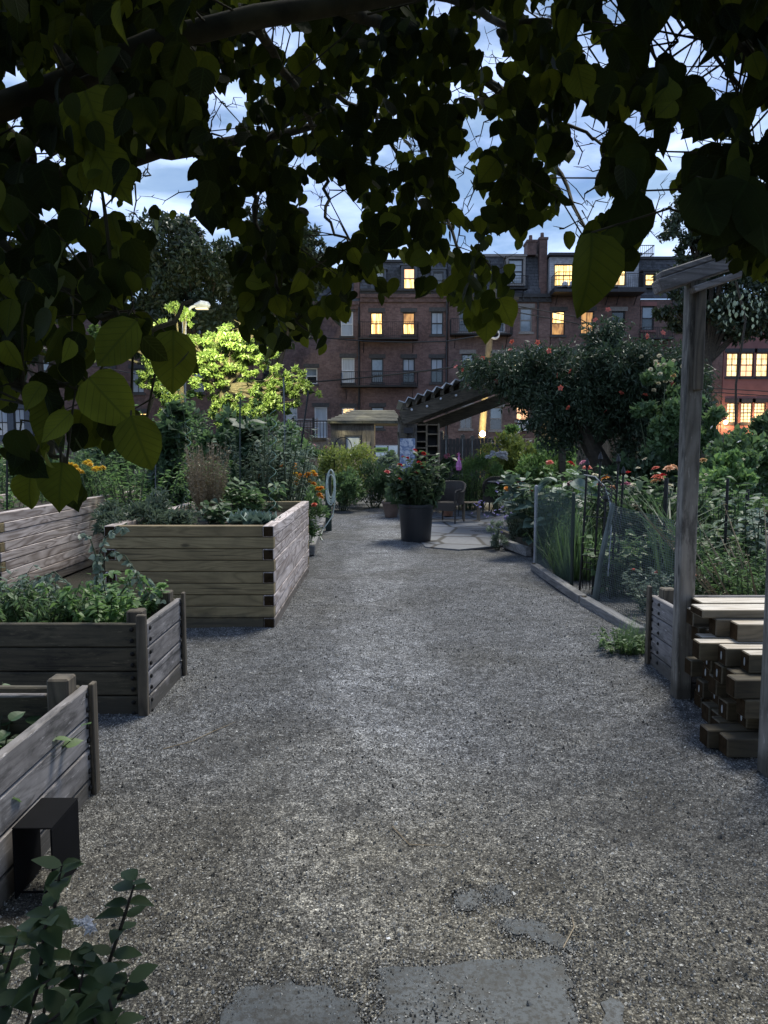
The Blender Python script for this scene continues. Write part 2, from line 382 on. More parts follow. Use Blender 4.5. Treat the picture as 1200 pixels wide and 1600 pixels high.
M['slate'] = brick('slate_roof', (.055,.06,.07), (.12,.125,.14), (.03,.03,.035), sc_=2.4)
M['clap'] = brick('white_clapboard', (.42,.43,.46), (.46,.47,.50), (.20,.21,.23), sc_=1.6)
M['clap'].node_tree.nodes['Brick Texture'].inputs['Brick Width'].default_value = 8
M['stone'] = plain('stone_trim', (.24,.22,.21), .8, var=.2)
M['dkstone'] = plain('dark_stone_trim', (.065,.06,.058), .8)
M['dktrim'] = plain('dark_trim', (.028,.027,.030), .6)
M['bay'] = plain('slate_blue_paint', (.07,.08,.10), .6, var=.12)
M['shingle'] = brick('mossy_shingle', (.075,.07,.05), (.17,.16,.12), (.045,.045,.035), sc_=2.2)
def pane(name, c, rough=.12, spec=.7, c2=None, stretch=(3,1,.4), sc_=2.5):
    m, t, p, o = mat_base(name); v = coords(t, stretch); n = noise(t, v, sc_, 3)
    t.links.new(ramp(t, n, [(.35, c2 or tuple(x*.6 for x in c)), (.6, c)]), p.inputs['Base Color'])
    p.inputs['Roughness'].default_value = rough; p.inputs['Specular IOR Level'].default_value = spec; return m
M['p_blind'] = pane('window_blind', (.40,.44,.50), .3, .5, (.30,.34,.40))
M['p_sky'] = pane('window_glass', (.24,.29,.35), .08, 1.0, (.13,.17,.21), (1,1,1), 1.5)
M['p_dark'] = pane('dark_window_glass', (.035,.042,.05), .06, .9, (.012,.015,.018), (1.5,1,1.5), 3)
M['p_lit'] = emit('lit_window', (1,.68,.25), 1.15, (.45,.20,.05), 2.2, (4,1,.6))
M['p_dim'] = emit('dimly_lit_window', (.9,.46,.14), .30, (.25,.10,.03), 2.0, (3,1,1))
M['p_peach'] = emit('curtained_lit_window', (1,.55,.30), .75, (.8,.42,.20), 2.0, (4,1,.5))
M['p_cream'] = emit('cream_lit_window', (1,.74,.38), .85, (.55,.30,.11), 2.5, (5,1,.5))
M['bulb'] = emit('lamp_glow', (1,.72,.36), 26, (1,.72,.36))
M['bulb2'] = emit('garden_lamp_glow', (1,.66,.30), 7, (1,.66,.30))

# ------------------------------------------------------------------ ground
def sheet(name, poly, z, mat, kind='structure', sub=0):
    mb = MB(); mb.add([(x, y, z) for x, y in poly], [tuple(range(len(poly)))])
    o = mb.build(name, mat); o['kind'] = kind; return o
mg, t, p, o_ = mat_base('garden_soil'); v = coords(t, rnd=False)
n1 = noise(t, v, 1.2, 6, .6); n2 = noise(t, v, 35, 5, .7)
c = mixc(t, n2, ramp(t, n1, [(.4, (.05,.038,.026)), (.6, (.035,.05,.022))]), (.012,.012,.008)); t.links.new(c, p.inputs['Base Color']); p.inputs['Roughness'].default_value = .95
bump(t, p, n2, .8, .03)
sheet('ground', [(-600,-300),(600,-300),(600,1200),(-600,1200)], -.02, mg)
mgv, t, p, o_ = mat_base('crushed_gravel'); v = coords(t, rnd=False)
vo = N(t, 'ShaderNodeTexVoronoi'); vo.inputs['Scale'].default_value = 150; t.links.new(v, vo.inputs['Vector'])
sepv = N(t, 'ShaderNodeSeparateColor'); t.links.new(vo.outputs['Color'], sepv.inputs[0])
vo2 = N(t, 'ShaderNodeTexVoronoi'); vo2.inputs['Scale'].default_value = 330; t.links.new(v, vo2.inputs['Vector'])
sep2 = N(t, 'ShaderNodeSeparateColor'); t.links.new(vo2.outputs['Color'], sep2.inputs[0])
stone = ramp(t, sepv.outputs[0], [(0, (.022,.021,.019)), (.4, (.12,.122,.125)), (.7, (.37,.375,.38)), (.9, (.56,.55,.53)), (1, (.85,.84,.80))])
stone2 = ramp(t, sep2.outputs[1], [(0, (.03,.028,.026)), (.5, (.15,.15,.152)), (1, (.52,.52,.51))])
cst = mixc(t, .45, stone, stone2)
crev = ramp(t, vo.outputs['Distance'], [(.25, (1,1,1)), (.75, (.25,.24,.23))])
cst = mixc(t, 1.0, cst, crev, 'MULTIPLY')
pa = noise(t, v, 1.1, 6, .65, .6); pb = noise(t, v, 3.2, 5, .7)
# worn, paler lane down the middle and earthier drifts towards the edges
gsx = N(t, 'ShaderNodeSeparateXYZ'); t.links.new(v, gsx.inputs[0]); gab = N(t, 'ShaderNodeMath', operation='ABSOLUTE'); t.links.new(gsx.outputs['X'], gab.inputs[0])
gw = N(t, 'ShaderNodeMath', operation='MULTIPLY_ADD'); t.links.new(noise(t, v, .9, 4, .6), gw.inputs[0]); gw.inputs[1].default_value = 1.0; t.links.new(gab.outputs[0], gw.inputs[2])
cst = mixc(t, 1.0, cst, ramp(t, gw.outputs[0], [(.7, (1.3,1.3,1.33)), (1.9, (.78,.78,.80))]), 'MULTIPLY')
lane = noise(t, v, .55, 3, .5, .3); cst = mixc(t, ramp(t, lane, [(.50, (0,0,0)), (.66, (.34,.34,.34))]), cst, (.105,.095,.070))
lit_ = N(t, 'ShaderNodeTexVoronoi'); lit_.inputs['Scale'].default_value = 16; t.links.new(v, lit_.inputs['Vector'])
cst = mixc(t, ramp(t, lit_.outputs['Distance'], [(.10, (.7,.7,.7)), (.22, (0,0,0))]), cst, (.03,.026,.02))
cst = mixc(t, ramp(t, pa, [(.46, (0,0,0)), (.66, (.55,.55,.55))]), cst, (.050,.046,.040))
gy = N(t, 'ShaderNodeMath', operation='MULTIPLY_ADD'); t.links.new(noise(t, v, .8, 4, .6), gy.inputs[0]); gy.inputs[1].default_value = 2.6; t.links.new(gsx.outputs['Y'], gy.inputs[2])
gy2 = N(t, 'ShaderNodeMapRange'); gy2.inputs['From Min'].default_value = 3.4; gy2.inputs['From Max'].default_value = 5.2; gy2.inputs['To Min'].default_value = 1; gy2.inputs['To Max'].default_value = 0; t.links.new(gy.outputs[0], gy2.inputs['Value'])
gcol = ramp(t, gy2.outputs['Result'], [(0, (.98,1.0,1.04)), (1, (1.0,.94,.78))]); cst = mixc(t, 1.0, cst, gcol, 'MULTIPLY')  # nearer gravel tinted warmer: lamp light from behind put into the colour
cst = mixc(t, ramp(t, pb, [(.55, (0,0,0)), (.72, (.55,.55,.55))]), cst, (.045,.042,.038))
for sc_g, lo_, hi_ in ((55, .58, 1.45), (20, .62, 1.4), (6, .75, 1.25)):
    cst = mixc(t, 1.0, cst, ramp(t, noise(t, v, sc_g, 3, .7), [(.36, (lo_,)*3), (.64, (hi_,)*3)]), 'MULTIPLY')
t.links.new(cst, p.inputs['Base Color']); p.inputs['Roughness'].default_value = .9
hb = mixc(t, .5, vo.outputs['Distance'], vo2.outputs['Distance']); bump(t, p, hb, .9, -.008)
# gently uneven path surface
def path_z(x, y): return .012*sin(x*2.1+y*.7)+.010*sin(y*1.7-x*1.1)+.006*sin(x*5+y*4.3)
mb = MB(); nx, ny = 60, 180; xs = np.linspace(-2.6, 2.6, nx+1); ys = np.linspace(-4, 30, ny+1)
for yy in ys:
    for xx in xs: mb.v.append((xx, yy, path_z(xx, yy)+.012)); mb.r.append(.5)
for j in range(ny):
    for i in range(nx):
        a = j*(nx+1)+i; mb.f.append((a, a+1, a+nx+2, a+nx+1)); mb.m.append(0)
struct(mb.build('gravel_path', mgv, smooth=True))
# loose pebbles on the path: nobody could count them
def pebbles(n, ymin, ymax, smin, smax, power):
    u = rng.random(n); y = ymin + (ymax-ymin)*u**power; x = rng.uniform(-2.4, 2.4, n)
    z = np.array([path_z(a, b) for a, b in zip(x, y)])+.012
    s = rng.uniform(smin, smax, n)*(1+rng.exponential(.25, n))
    return np.stack([x, y, z], 1), s
Pp, Sp = pebbles(120000, 1.55, 8.0, .0018, .0042, 1.6)
PEB = (np.array([(1,0,0),(.2,.9,0),(-.9,.5,.1),(-.7,-.7,0),(.4,-.8,.05),(.1,.05,.75)], float), [(0,1,5),(1,2,5),(2,3,5),(3,4,5),(4,0,5)])
mp_, t, p, o_ = mat_base('pebble'); a = N(t, 'ShaderNodeAttribute', attribute_name='rnd')
t.links.new(ramp(t, a.outputs['Fac'], [(0, (.03,.028,.024)), (.4, (.11,.106,.098)), (.75, (.30,.29,.27)), (.95, (.42,.41,.38)), (1, (.66,.65,.62))]), p.inputs['Base Color']); p.inputs['Roughness'].default_value = .8
an = rng.uniform(0, 2*pi, len(Pp)); Tt = np.stack([np.cos(an), np.sin(an), rng.uniform(-.25, .25, len(Pp))], 1)
Nn = np.stack([rng.uniform(-.3, .3, len(Pp)), rng.uniform(-.3, .3, len(Pp)), np.ones(len(Pp))], 1)
tag(leaf_mesh('loose_gravel', Pp, Tt, Nn, Sp, PEB, mp_), kind='stuff')
# grit kicked over the slabs
Pg = []
while len(Pg) < 5200:
    x_g, y_g = random.uniform(-1.0, 1.2), random.uniform(1.5, 2.5)
    if (sin(x_g*9+1.7*sin(y_g*7))+sin(y_g*11+x_g*5)+random.uniform(-1.6,1.6)) > .3: Pg.append((x_g, y_g, path_z(x_g, y_g)+.0158))
for pix in (((588,1522),(700,1512),(868,1494),(886,1510),(892,1570),(905,1640)), ((345,1580),(375,1545),(450,1534),(520,1552),(560,1590),(575,1640)), ((588,1522),(600,1570),(590,1640)), ((783,1438),(830,1440),(895,1474),(888,1488),(840,1474),(790,1456),(783,1438)), ((712,1395),(745,1392),(750,1415),(716,1422),(712,1395)), ((766,1388),(790,1386),(793,1408),(770,1410),(766,1388))):
    for a_, b_ in zip(pix, pix[1:]):   # drifts along the slab edges
        for k in range(170):
            q = gr(*[a_[i]+(b_[i]-a_[i])*random.random() for i in (0, 1)], .015); x_g, y_g = q.x+random.gauss(0,.013), q.y+random.gauss(0,.013); Pg.append((x_g, y_g, path_z(x_g, y_g)+.0162))
Pg = np.array(Pg); an = rng.uniform(0, 2*pi, len(Pg))
tag(leaf_mesh('scattered_grit', Pg, np.stack([np.cos(an), np.sin(an), np.zeros(len(Pg))], 1), np.tile([0.,0.,1.], (len(Pg),1)), rng.uniform(.0015,.0040,len(Pg)), PEB, mp_), kind='stuff')
# flagstones half buried in the gravel
mfl, t, p, o_ = mat_base('bluestone'); v = coords(t); n1 = noise(t, v, 3, 6, .6); n2 = noise(t, v, 70, 4, .7)
c = ramp(t, n1, [(.35, (.065,.073,.078)), (.65, (.13,.14,.145))]); n3 = noise(t, v, 9, 4, .7); c = mixc(t, ramp(t, n2, [(.46, (0,0,0)), (.60, (.85,.85,.85))]), c, (.045,.042,.036)); c = mixc(t, ramp(t, n3, [(.5, (0,0,0)), (.66, (.6,.6,.6))]), c, (.055,.05,.04))
t.links.new(c, p.inputs['Base Color']); p.inputs['Roughness'].default_value = .75; bump(t, p, n2, .6, .004)
def slab(name, pix, label, top=.030, D=None, group='flagstones half buried in the path'):
    top = 0; pts = [gr(x, y, .015) for x, y in pix]; pts2 = []
    for i, a in enumerate(pts):   # roughen the outline
        b = pts[(i+1) % len(pts)]
        for k in range(4):
            q = a.lerp(b, k/4); j = .016 if k else .006
            pts2.append(Vector((q.x+random.uniform(-j, j), q.y+random.uniform(-j, j), top)))
    for q in pts2: q.z = path_z(q.x, q.y)+.0152
    n = len(pts2); mb = MB()
    c = sum(pts2, Vector())/n; c.z = path_z(c.x, c.y)+.0152
    vs = [(c + (q-c)*.985) + Vector((0,0,.002)) for q in pts2] + pts2 + [q-Vector((0,0,.05)) for q in pts2]
    fs = [tuple(range(n))] + [(n+i, n+(i+1) % n, (i+1) % n, i) for i in range(n)] + [(2*n+i, 2*n+(i+1) % n, n+(i+1) % n, n+i) for i in range(n)]
    mb.add(vs, fs, r=random.random()); return tag(mb.build(name, mfl), label, 'flagstone', group)
slab('flagstone', [(588,1522),(700,1512),(868,1494),(886,1510),(892,1570),(905,1640),(590,1640),(600,1570)], 'broad straight-edged bluestone slab, the largest flagstone in the gravel')
slab('flagstone', [(375,1545),(450,1534),(520,1552),(560,1590),(575,1640),(330,1640),(345,1580)], 'rounded bluestone slab beside the largest flagstone', .026)
slab('flagstone', [(783,1438),(830,1440),(895,1474),(888,1488),(840,1474),(790,1456)], 'narrow dark stone wedge poking out of the gravel', .034)
slab('flagstone', [(712,1395),(745,1392),(750,1415),(716,1422)], 'small square stone corner showing through gravel, the greyer of the tiny pair', .024)
slab('flagstone', [(766,1388),(790,1386),(793,1408),(770,1410)], 'smallest pale stone patch showing through gravel near the dark wedge', .024)
slab('flagstone', [(935,1570),(968,1565),(976,1640),(940,1640)], 'thin strip of bluestone showing at the bottom edge of the path', .020)
# patio of pale flagstones round the chairs
mpa, t, p, o_ = mat_base('patio_flagging'); v = coords(t, rnd=False)
vo = N(t, 'ShaderNodeTexVoronoi', feature='DISTANCE_TO_EDGE'); vo.inputs['Scale'].default_value = 1.15; t.links.new(v, vo.inputs['Vector'])
vc = N(t, 'ShaderNodeTexVoronoi'); vc.inputs['Scale'].default_value = 1.15; t.links.new(v, vc.inputs['Vector'])
sp_ = N(t, 'ShaderNodeSeparateColor'); t.links.new(vc.outputs['Color'], sp_.inputs[0])
c = ramp(t, sp_.outputs[0], [(0, (.13,.135,.145)), (1, (.23,.235,.25))]); nn = noise(t, v, 12, 5, .7); c = mixc(t, ramp(t, nn, [(.4, (0,0,0)), (.7, (.5,.5,.5))]), c, (.10,.10,.11))
c = mixc(t, ramp(t, vo.outputs['Distance'], [(.02, (1,1,1)), (.05, (0,0,0))]), c, (.05,.045,.04)); t.links.new(c, p.inputs['Base Color']); p.inputs['Roughness'].default_value = .8
bump(t, p, vo.outputs['Distance'], .5, .02)
pp = [(.62,11.0),(1.1,10.7),(2.0,11.3),(2.2,14),(3,17),(2.8,20),(1.2,20),(.8,15.5),(.5,12.5)]
mb = MB(); mb.add([(x, y, .026) for x, y in pp]+[(x, y, .0) for x, y in pp], [tuple(range(9))]+[(9+i, 9+(i+1) % 9, (i+1) % 9, i) for i in range(9)]); struct(mb.build('patio', mpa))

# ------------------------------------------------------------------ the terrace of houses
YH = 48.0
def hx(px, Y=None): return at(px, 600, Y or YH).x
def hz(py, Y=None): return at(600, py, Y or YH).z
def wall_open(mb, x0, x1, z0, z1, Y, ops, depth=.22, back=9.0, mat=0):
    xs = sorted(set([x0, x1]+[max(x0, o[0]) for o in ops]+[min(x1, o[1]) for o in ops])); zs = sorted(set([z0, z1]+[o[2] for o in ops]+[o[3] for o in ops]))
    xs = [x for x in xs if x0 <= x <= x1]; zs = [z for z in zs if z0 <= z <= z1]
    for i in range(len(xs)-1):
        for j in range(len(zs)-1):
            cx, cz = (xs[i]+xs[i+1])/2, (zs[j]+zs[j+1])/2
            if any(o[0] < cx < o[1] and o[2] < cz < o[3] for o in ops): continue
            mb.add([(xs[i],Y,zs[j]),(xs[i+1],Y,zs[j]),(xs[i+1],Y,zs[j+1]),(xs[i],Y,zs[j+1])], [(0,1,2,3)], mat)
    for a, b, c, d in ops:
        D = Y+depth
        mb.add([(a,Y,c),(a,D,c),(a,D,d),(a,Y,d)], [(0,1,2,3)], mat); mb.add([(b,Y,c),(b,Y,d),(b,D,d),(b,D,c)], [(0,1,2,3)], mat)
        mb.add([(a,Y,d),(a,D,d),(b,D,d),(b,Y,d)], [(0,1,2,3)], mat); mb.add([(a,Y,c),(b,Y,c),(b,D,c),(a,D,c)], [(0,1,2,3)], mat)
    B = Y+back
    mb.add([(x0,Y,z0),(x0,Y,z1),(x0,B,z1),(x0,B,z0)], [(0,1,2,3)], mat); mb.add([(x1,Y,z0),(x1,B,z0),(x1,B,z1),(x1,Y,z1)], [(0,1,2,3)], mat)
    mb.add([(x0,B,z0),(x0,B,z1),(x1,B,z1),(x1,B,z0)], [(0,1,2,3)], mat); mb.add([(x0,Y,z1),(x1,Y,z1),(x1,B,z1),(x0,B,z1)], [(0,1,2,3)], mat)
def window(parent, w, Y):
    # w: x0,x1,z0,z1,kind_top,kind_bottom,frame,lintel,grid
    x0, x1, z0, z1, kt, kb, fm, lm, grid = w
    mb = MB(); f = .07; a, b = Y+.08, Y+.19; zm = (z0+z1)/2
    mb.box(x0, x0+f, a, b, z0, z1); mb.box(x1-f, x1, a, b, z0, z1); mb.box(x0+f, x1-f, a, b, z0, z0+f); mb.box(x0+f, x1-f, a, b, z1-f, z1)
    mb.box(x0+f, x1-f, a+.02, b, zm-.035, zm+.035)
    if grid:
        gx, gz = grid
        for i in range(1, gx): x = x0+(x1-x0)*i/gx; mb.box(x-.018, x+.018, a+.05, b-.002, z0+f, zm-.035); mb.box(x-.018, x+.018, a+.05, b-.002, zm+.035, z1-f)
        for i in range(1, gz):
            z = z0+(z1-z0)*i/gz
            if abs(z-zm) > .1: mb.box(x0+f, x1-f, a+.055, b-.004, z-.018, z+.018)
    fr = mb.build('window', M[fm], parent)
    WLp = WL[parent.name]; WL[fr.name] = WLp
    for (k, q0, q1) in ((kb, z0+f, zm), (kt, zm, z1-f)):
        pm = MB(); pm.rv = random.random(); yy = Y+.15; pm.add([(x0+f,yy,q0),(x1-f,yy,q0),(x1-f,yy,q1),(x0+f,yy,q1)], [(0,1,2,3)]); o = pm.build('pane', M['p_'+k], None); o.parent = fr
    if lm:
        e = .14; m1 = MB(); m1.box(x0-e, x1+e, Y-.05, Y+.05, z1, z1+.26); o = m1.build('lintel', M[lm], None); o.parent = fr
        m1 = MB(); m1.box(x0-e*.7, x1+e*.7, Y-.09, Y+.05, z0-.13, z0); o = m1.build('sill', M[lm], None); o.parent = fr
    return fr
def pw(px0, px1, py0, py1, kt, kb=None, fm='dktrim', lm='dkstone', grid=None):
    return (hx(px0), hx(px1), hz(py1), hz(py0), kt, kb or kt, fm, lm, grid)
def house(label, x0, x1, ytop, wins, wall='brick', doors=(), cornice=None, name='row_house', Y=None):
    root = thing(name, label, 'house', (hx((x0+x1)/2), YH, 0), 'terrace of houses behind the garden')
    mb = MB(); a, b, zt = hx(x0), hx(x1), hz(ytop)
    wall_open(mb, a, b, -.1, zt, YH, [(w[0], w[1], w[2], w[3]) for w in wins])
    mb.build('wall', M[wall], root)
    for w in wins: window(root, w, YH)
    return root
def mansard(root, x0, x1, py_bot, py_top, wins, mat='slate', lean=.7, trim='stone'):
    a, b, z0, z1 = hx(x0), hx(x1), hz(py_bot), hz(py_top)
    mb = MB(); y0, y1 = YH+.15, YH+.15+lean
    mb.add([(a,y0,z0),(b,y0,z0),(b,y1,z1),(a,y1,z1),(a,YH+9,z0),(b,YH+9,z0),(b,YH+9,z1),(a,YH+9,z1)], [(0,1,2,3),(3,2,6,7),(0,3,7,4),(1,5,6,2)])
    mb.build('roof', M[mat], root)
    mb = MB(); mb.box(a, b, y1-.12, y1+.3, z1, z1+.16); mb.build('roof_trim', M[trim], root)
    for w in wins:
        e = .14; mb = MB(); Yd = YH+.05
        mb.box(w[0]-e, w[0], Yd, YH+2, w[2]-e, w[3]+e); mb.box(w[1], w[1]+e, Yd, YH+2, w[2]-e, w[3]+e)
        mb.box(w[0], w[1], Yd, YH+2, w[3], w[3]+e); mb.box(w[0], w[1], Yd, YH+2, w[2]-e, w[2]); mb.box(w[0]-e-.08, w[1]+e+.08, Yd-.08, YH+2, w[3]+e, w[3]+e+.1)
        dm = mb.build('dormer', M[w[9] if len(w) > 9 else trim], root)
        window(root, w[:9], Yd+.02)
def cornice(root, x0, x1, py, mat='dktrim', h=.3, d=.3):
    mb = MB(); z = hz(py); a, b = hx(x0), hx(x1); mb.box(a, b, YH-d, YH+.3, z, z+h*.45); mb.box(a, b, YH-d*.55, YH+.3, z-h*.5, z)
    x = a+.15
    while x < b-.2: mb.box(x, x+.12, YH-d*.8, YH-d*.5, z-h*.3, z); x += .5
    mb.build('cornice', M[mat], root)
def drainpipe(root, px, y0, y1):
    mb = MB(); x = hx(px); mb.tube([(x, YH-.1, hz(y1)), (x, YH-.1, hz(y0))], .055, 6)
    for k in range(5): z = hz(y1)+(hz(y0)-hz(y1))*(k+.5)/5; mb.box(x-.08, x+.08, YH-.16, YH, z-.03, z+.03)
    mb.build('drainpipe', M['dktrim'], root)
def balcony(root, x0, x1, ybot, yrail, d=1.0, bars=True, step=.13):
    a, b, z0, z1 = hx(x0), hx(x1), hz(ybot), hz(yrail); mb = MB()
    mb.box(a, b, YH-d, YH-.02, z0-.09, z0)
    for (p, q) in (((a, YH-d), (b, YH-d)), ((a, YH-d), (a, YH)), ((b, YH-d), (b, YH))):
        mb.tube([(p[0], p[1], z1), (q[0], q[1], z1)], .022, 4); mb.tube([(p[0], p[1], z0+.1), (q[0], q[1], z0+.1)], .015, 4)
        L = math.hypot(q[0]-p[0], q[1]-p[1]); n = max(2, int(L/step))
        for k in range(n+1):
            x = p[0]+(q[0]-p[0])*k/n; y = p[1]+(q[1]-p[1])*k/n; mb.tube([(x, y, z0), (x, y, z1)], .010, 3, cap=False)
    for x in (a+.3, b-.3): mb.tube([(x, YH-.8, z0-.09), (x, YH-.02, z0-.8)], .025, 4)
    mb.build('balcony', M['blackiron'], root)
def chimney(root, px0, px1, ytop, ybot, mat='brick3', y=3.0, pots=0):
    a, b = hx(px0), hx(px1); mb = MB(); mb.box(a, b, YH+.3, YH+y, hz(ybot), hz(ytop)); mb.box(a-.05, b+.05, YH+.25, YH+y+.05, hz(ytop), hz(ytop)+.14)
    for k in range(pots): mb.lathe([(.13,0),(.11,.4),(.0,.4)], 8, ((a+b)/2, YH+.8+k*.7, hz(ytop)+.14))
    mb.build('chimney', M[mat], root)
W2 = ('white',)
# house B: next to the lamp-lit tree
b1 = house('brick terrace house with white-framed windows beside the lamp-lit tree', 395, 562, 478,
  [pw(533,552,487,525,'blind','blind','white'), pw(534,554,559,598,'blind','blind','white'), pw(478,496,575,600,'sky','dark','white'),
   pw(446,464,635,662,'sky','sky','white'), pw(491,511,636,684,'blind','blind','white'), pw(534,554,637,665,'dim','blind','white'), pw(410,428,487,525,'dark'), pw(410,428,559,598,'sky','dark')], 'brick2')
cornice(b1, 395, 562, 477, 'brick3', .5, .22); mansard(b1, 395, 562, 474, 430, [pw(470,486,440,468,'dark')], trim='dktrim'); drainpipe(b1, 561, 480, 730)
# house C
c1 = house('brick terrace house with two lit second-floor windows and iron balconies', 563, 699, 462,
  [pw(579,598,488,523,'lit','lit','dktrim','dkstone',(2,2)), pw(629,648,488,523,'dim','lit','dktrim','dkstone',(1,2)), pw(673,692,487,523,'blind','sky','dktrim','dkstone',(2,2)),
   pw(580,599,560,598,'sky','dark','dktrim'), pw(629,648,560,598,'blind','dark','dktrim','dkstone',(2,2)), pw(673,692,560,598,'blind','dark','dktrim','dkstone',(2,2)),
   pw(580,600,636,670,'sky','dark'), pw(629,648,636,670,'dark')])
cornice(c1, 563, 699, 466, 'brick3', .5, .25); cornice(c1, 563, 699, 456, 'dktrim', .3, .35)
mansard(c1, 563, 699, 456, 405, [pw(583,600,424,450,'blind','sky','bay',None)+('bay',), pw(630,648,418,451,'peach','lit','bay',None)+('bay',), pw(676,692,424,450,'dark','dark','bay',None)+('bay',)], trim='dktrim')
drainpipe(c1, 697, 462, 730)
balcony(c1, 561, 652, 531, 507); balcony(c1, 534, 652, 604, 583); chimney(c1, 553, 562, 400, 470)
# house D
d1 = house('brick terrace house with pale stone lintels behind the leaning utility pole', 700, 858, 470,
  [pw(721,740,553,592,'sky','sky','dktrim','stone'), pw(769,789,553,592,'blind','sky','dktrim','stone'), pw(811,830,481,519,'sky','sky','stone','stone'), pw(766,788,481,519,'blind','dark','white','stone'), pw(716,734,481,519,'dark','dark','stone','stone'),
   pw(807,830,553,592,'dark','dark','dktrim','stone'), pw(719,738,636,670,'sky','dark','stone','stone',(2,2)), pw(766,786,636,672,'sky','dark','stone','stone'), pw(807,827,633,657,'peach','peach','dktrim','stone')], 'brick2')
cornice(d1, 700, 858, 466, 'dktrim', .5, .35)
mansard(d1, 700, 843, 462, 396, [pw(792,815,404,443,'sky','sky','dktrim',None,(1,4))+('stone',), pw(716,738,404,443,'blind','dark','dktrim',None)+('stone',)], trim='stone')
drainpipe(d1, 838, 470, 730); chimney(d1, 822, 836, 376, 396, 'brick3', 1.5, 1); chimney(d1, 841, 853, 372, 478, 'brick3', 3, 1)
balcony(d1, 702, 796, 524, 502); balcony(d1, 792, 820, 452, 434, .6)
mb = MB(); x = hx(817); mb.box(x-.33, x+.33, YH-.35, YH+.1, hz(673), hz(658), 0); 
for k in range(7): mb.box(x-.2, x+.2, YH-.37, YH-.355, hz(672)+.07+k*.07, hz(672)+.10+k*.07, 1)
mb.build('air_conditioner', [M['white'], M['dktrim']], d1)
# house E
e1 = house('brick house with white clapboard attic storey and lit balcony windows', 859, 997, 462,
  [pw(860,881,486,524,'lit','dim','dktrim','dkstone',(1,2)), pw(905,926,486,522,'dim','dim','dktrim','dkstone',(2,2)), pw(953,974,486,524,'dark','dark','dktrim','stone'), pw(862,882,556,592,'dark'), pw(905,926,556,592,'sky','dark'), pw(953,974,556,592,'dark'),
   pw(905,926,640,676,'dark'), pw(953,974,640,676,'dark')], 'brick3')
mb = MB(); a, b = hx(855), hx(992)
ws = [pw(862,893,413,448,'lit','lit','dktrim',None,(2,3)), pw(917,938,413,448,'lit','lit','dktrim',None,(2,3)), pw(950,973,412,447,'lit','cream','dktrim',None,(2,2))]
wall_open(mb, a, b, hz(461), hz(402), YH-.1, [(w[0], w[1], w[2], w[3]) for w in ws], back=8.9); mb.build('attic_wall', M['clap'], e1)
for w in ws: window(e1, w, YH-.1)
mb = MB(); mb.box(a-.1, b+.1, YH-.4, YH+8.8, hz(401), hz(397)); mb.build('roof', M['dktrim'], e1)
mb = MB(); mb.box(a, b, YH-1.6, YH-.12, hz(464), hz(457)); mb.build('balcony_floor', M['dktrim'], e1)
balcony(e1, 858, 950, 457, 434, 1.6); balcony(e1, 952, 994, 457, 432, .8)
mb = MB()
for k, (px_, h_) in enumerate(((872,.45),(884,.5),(893,.35),(905,.5),(915,.4),(926,.3),(938,.45))): mb.ball((hx(px_), YH-1.3, hz(457)+h_*.5), h_*.5, 7)
mb.build('balcony_furniture', M['white'], e1)
mb = MB()  # roof terrace railing
for (p, q) in (((hx(948), YH+.5), (hx(1020), YH+.5)), ((hx(1020), YH+.5), (hx(1020), YH+4))):
    for zz in (hz(397)+.15, hz(380)): mb.tube([(p[0],p[1],zz),(q[0],q[1],zz)], .03, 4)
    for k in range(25): x = p[0]+(q[0]-p[0])*k/24; y = p[1]+(q[1]-p[1])*k/24; mb.tube([(x,y,hz(397)),(x,y,hz(380))], .012, 3)
mb.tube([(hx(976),YH+.45,hz(397)),(hx(998),YH+.45,hz(380))], .03, 4)
mb.build('roof_railing', M['blackiron'], e1)
# house F
f1 = house('dark brick house with dull red window surround beside the clapboard attic', 998, 1128, 468,
  [pw(1000,1019,478,516,'sky','dark','dktrim','pinkbrick'), pw(1050,1070,478,516,'dark'), pw(1000,1020,556,592,'dark'), pw(1094,1106,565,592,'cream','cream','dktrim',None)], 'brick3')
mansard(f1, 998, 1128, 466, 400, [pw(1004,1019,427,446,'lit','lit','dktrim',None)+('dktrim',)], trim='dktrim'); balcony(f1, 996, 1042, 531, 515)
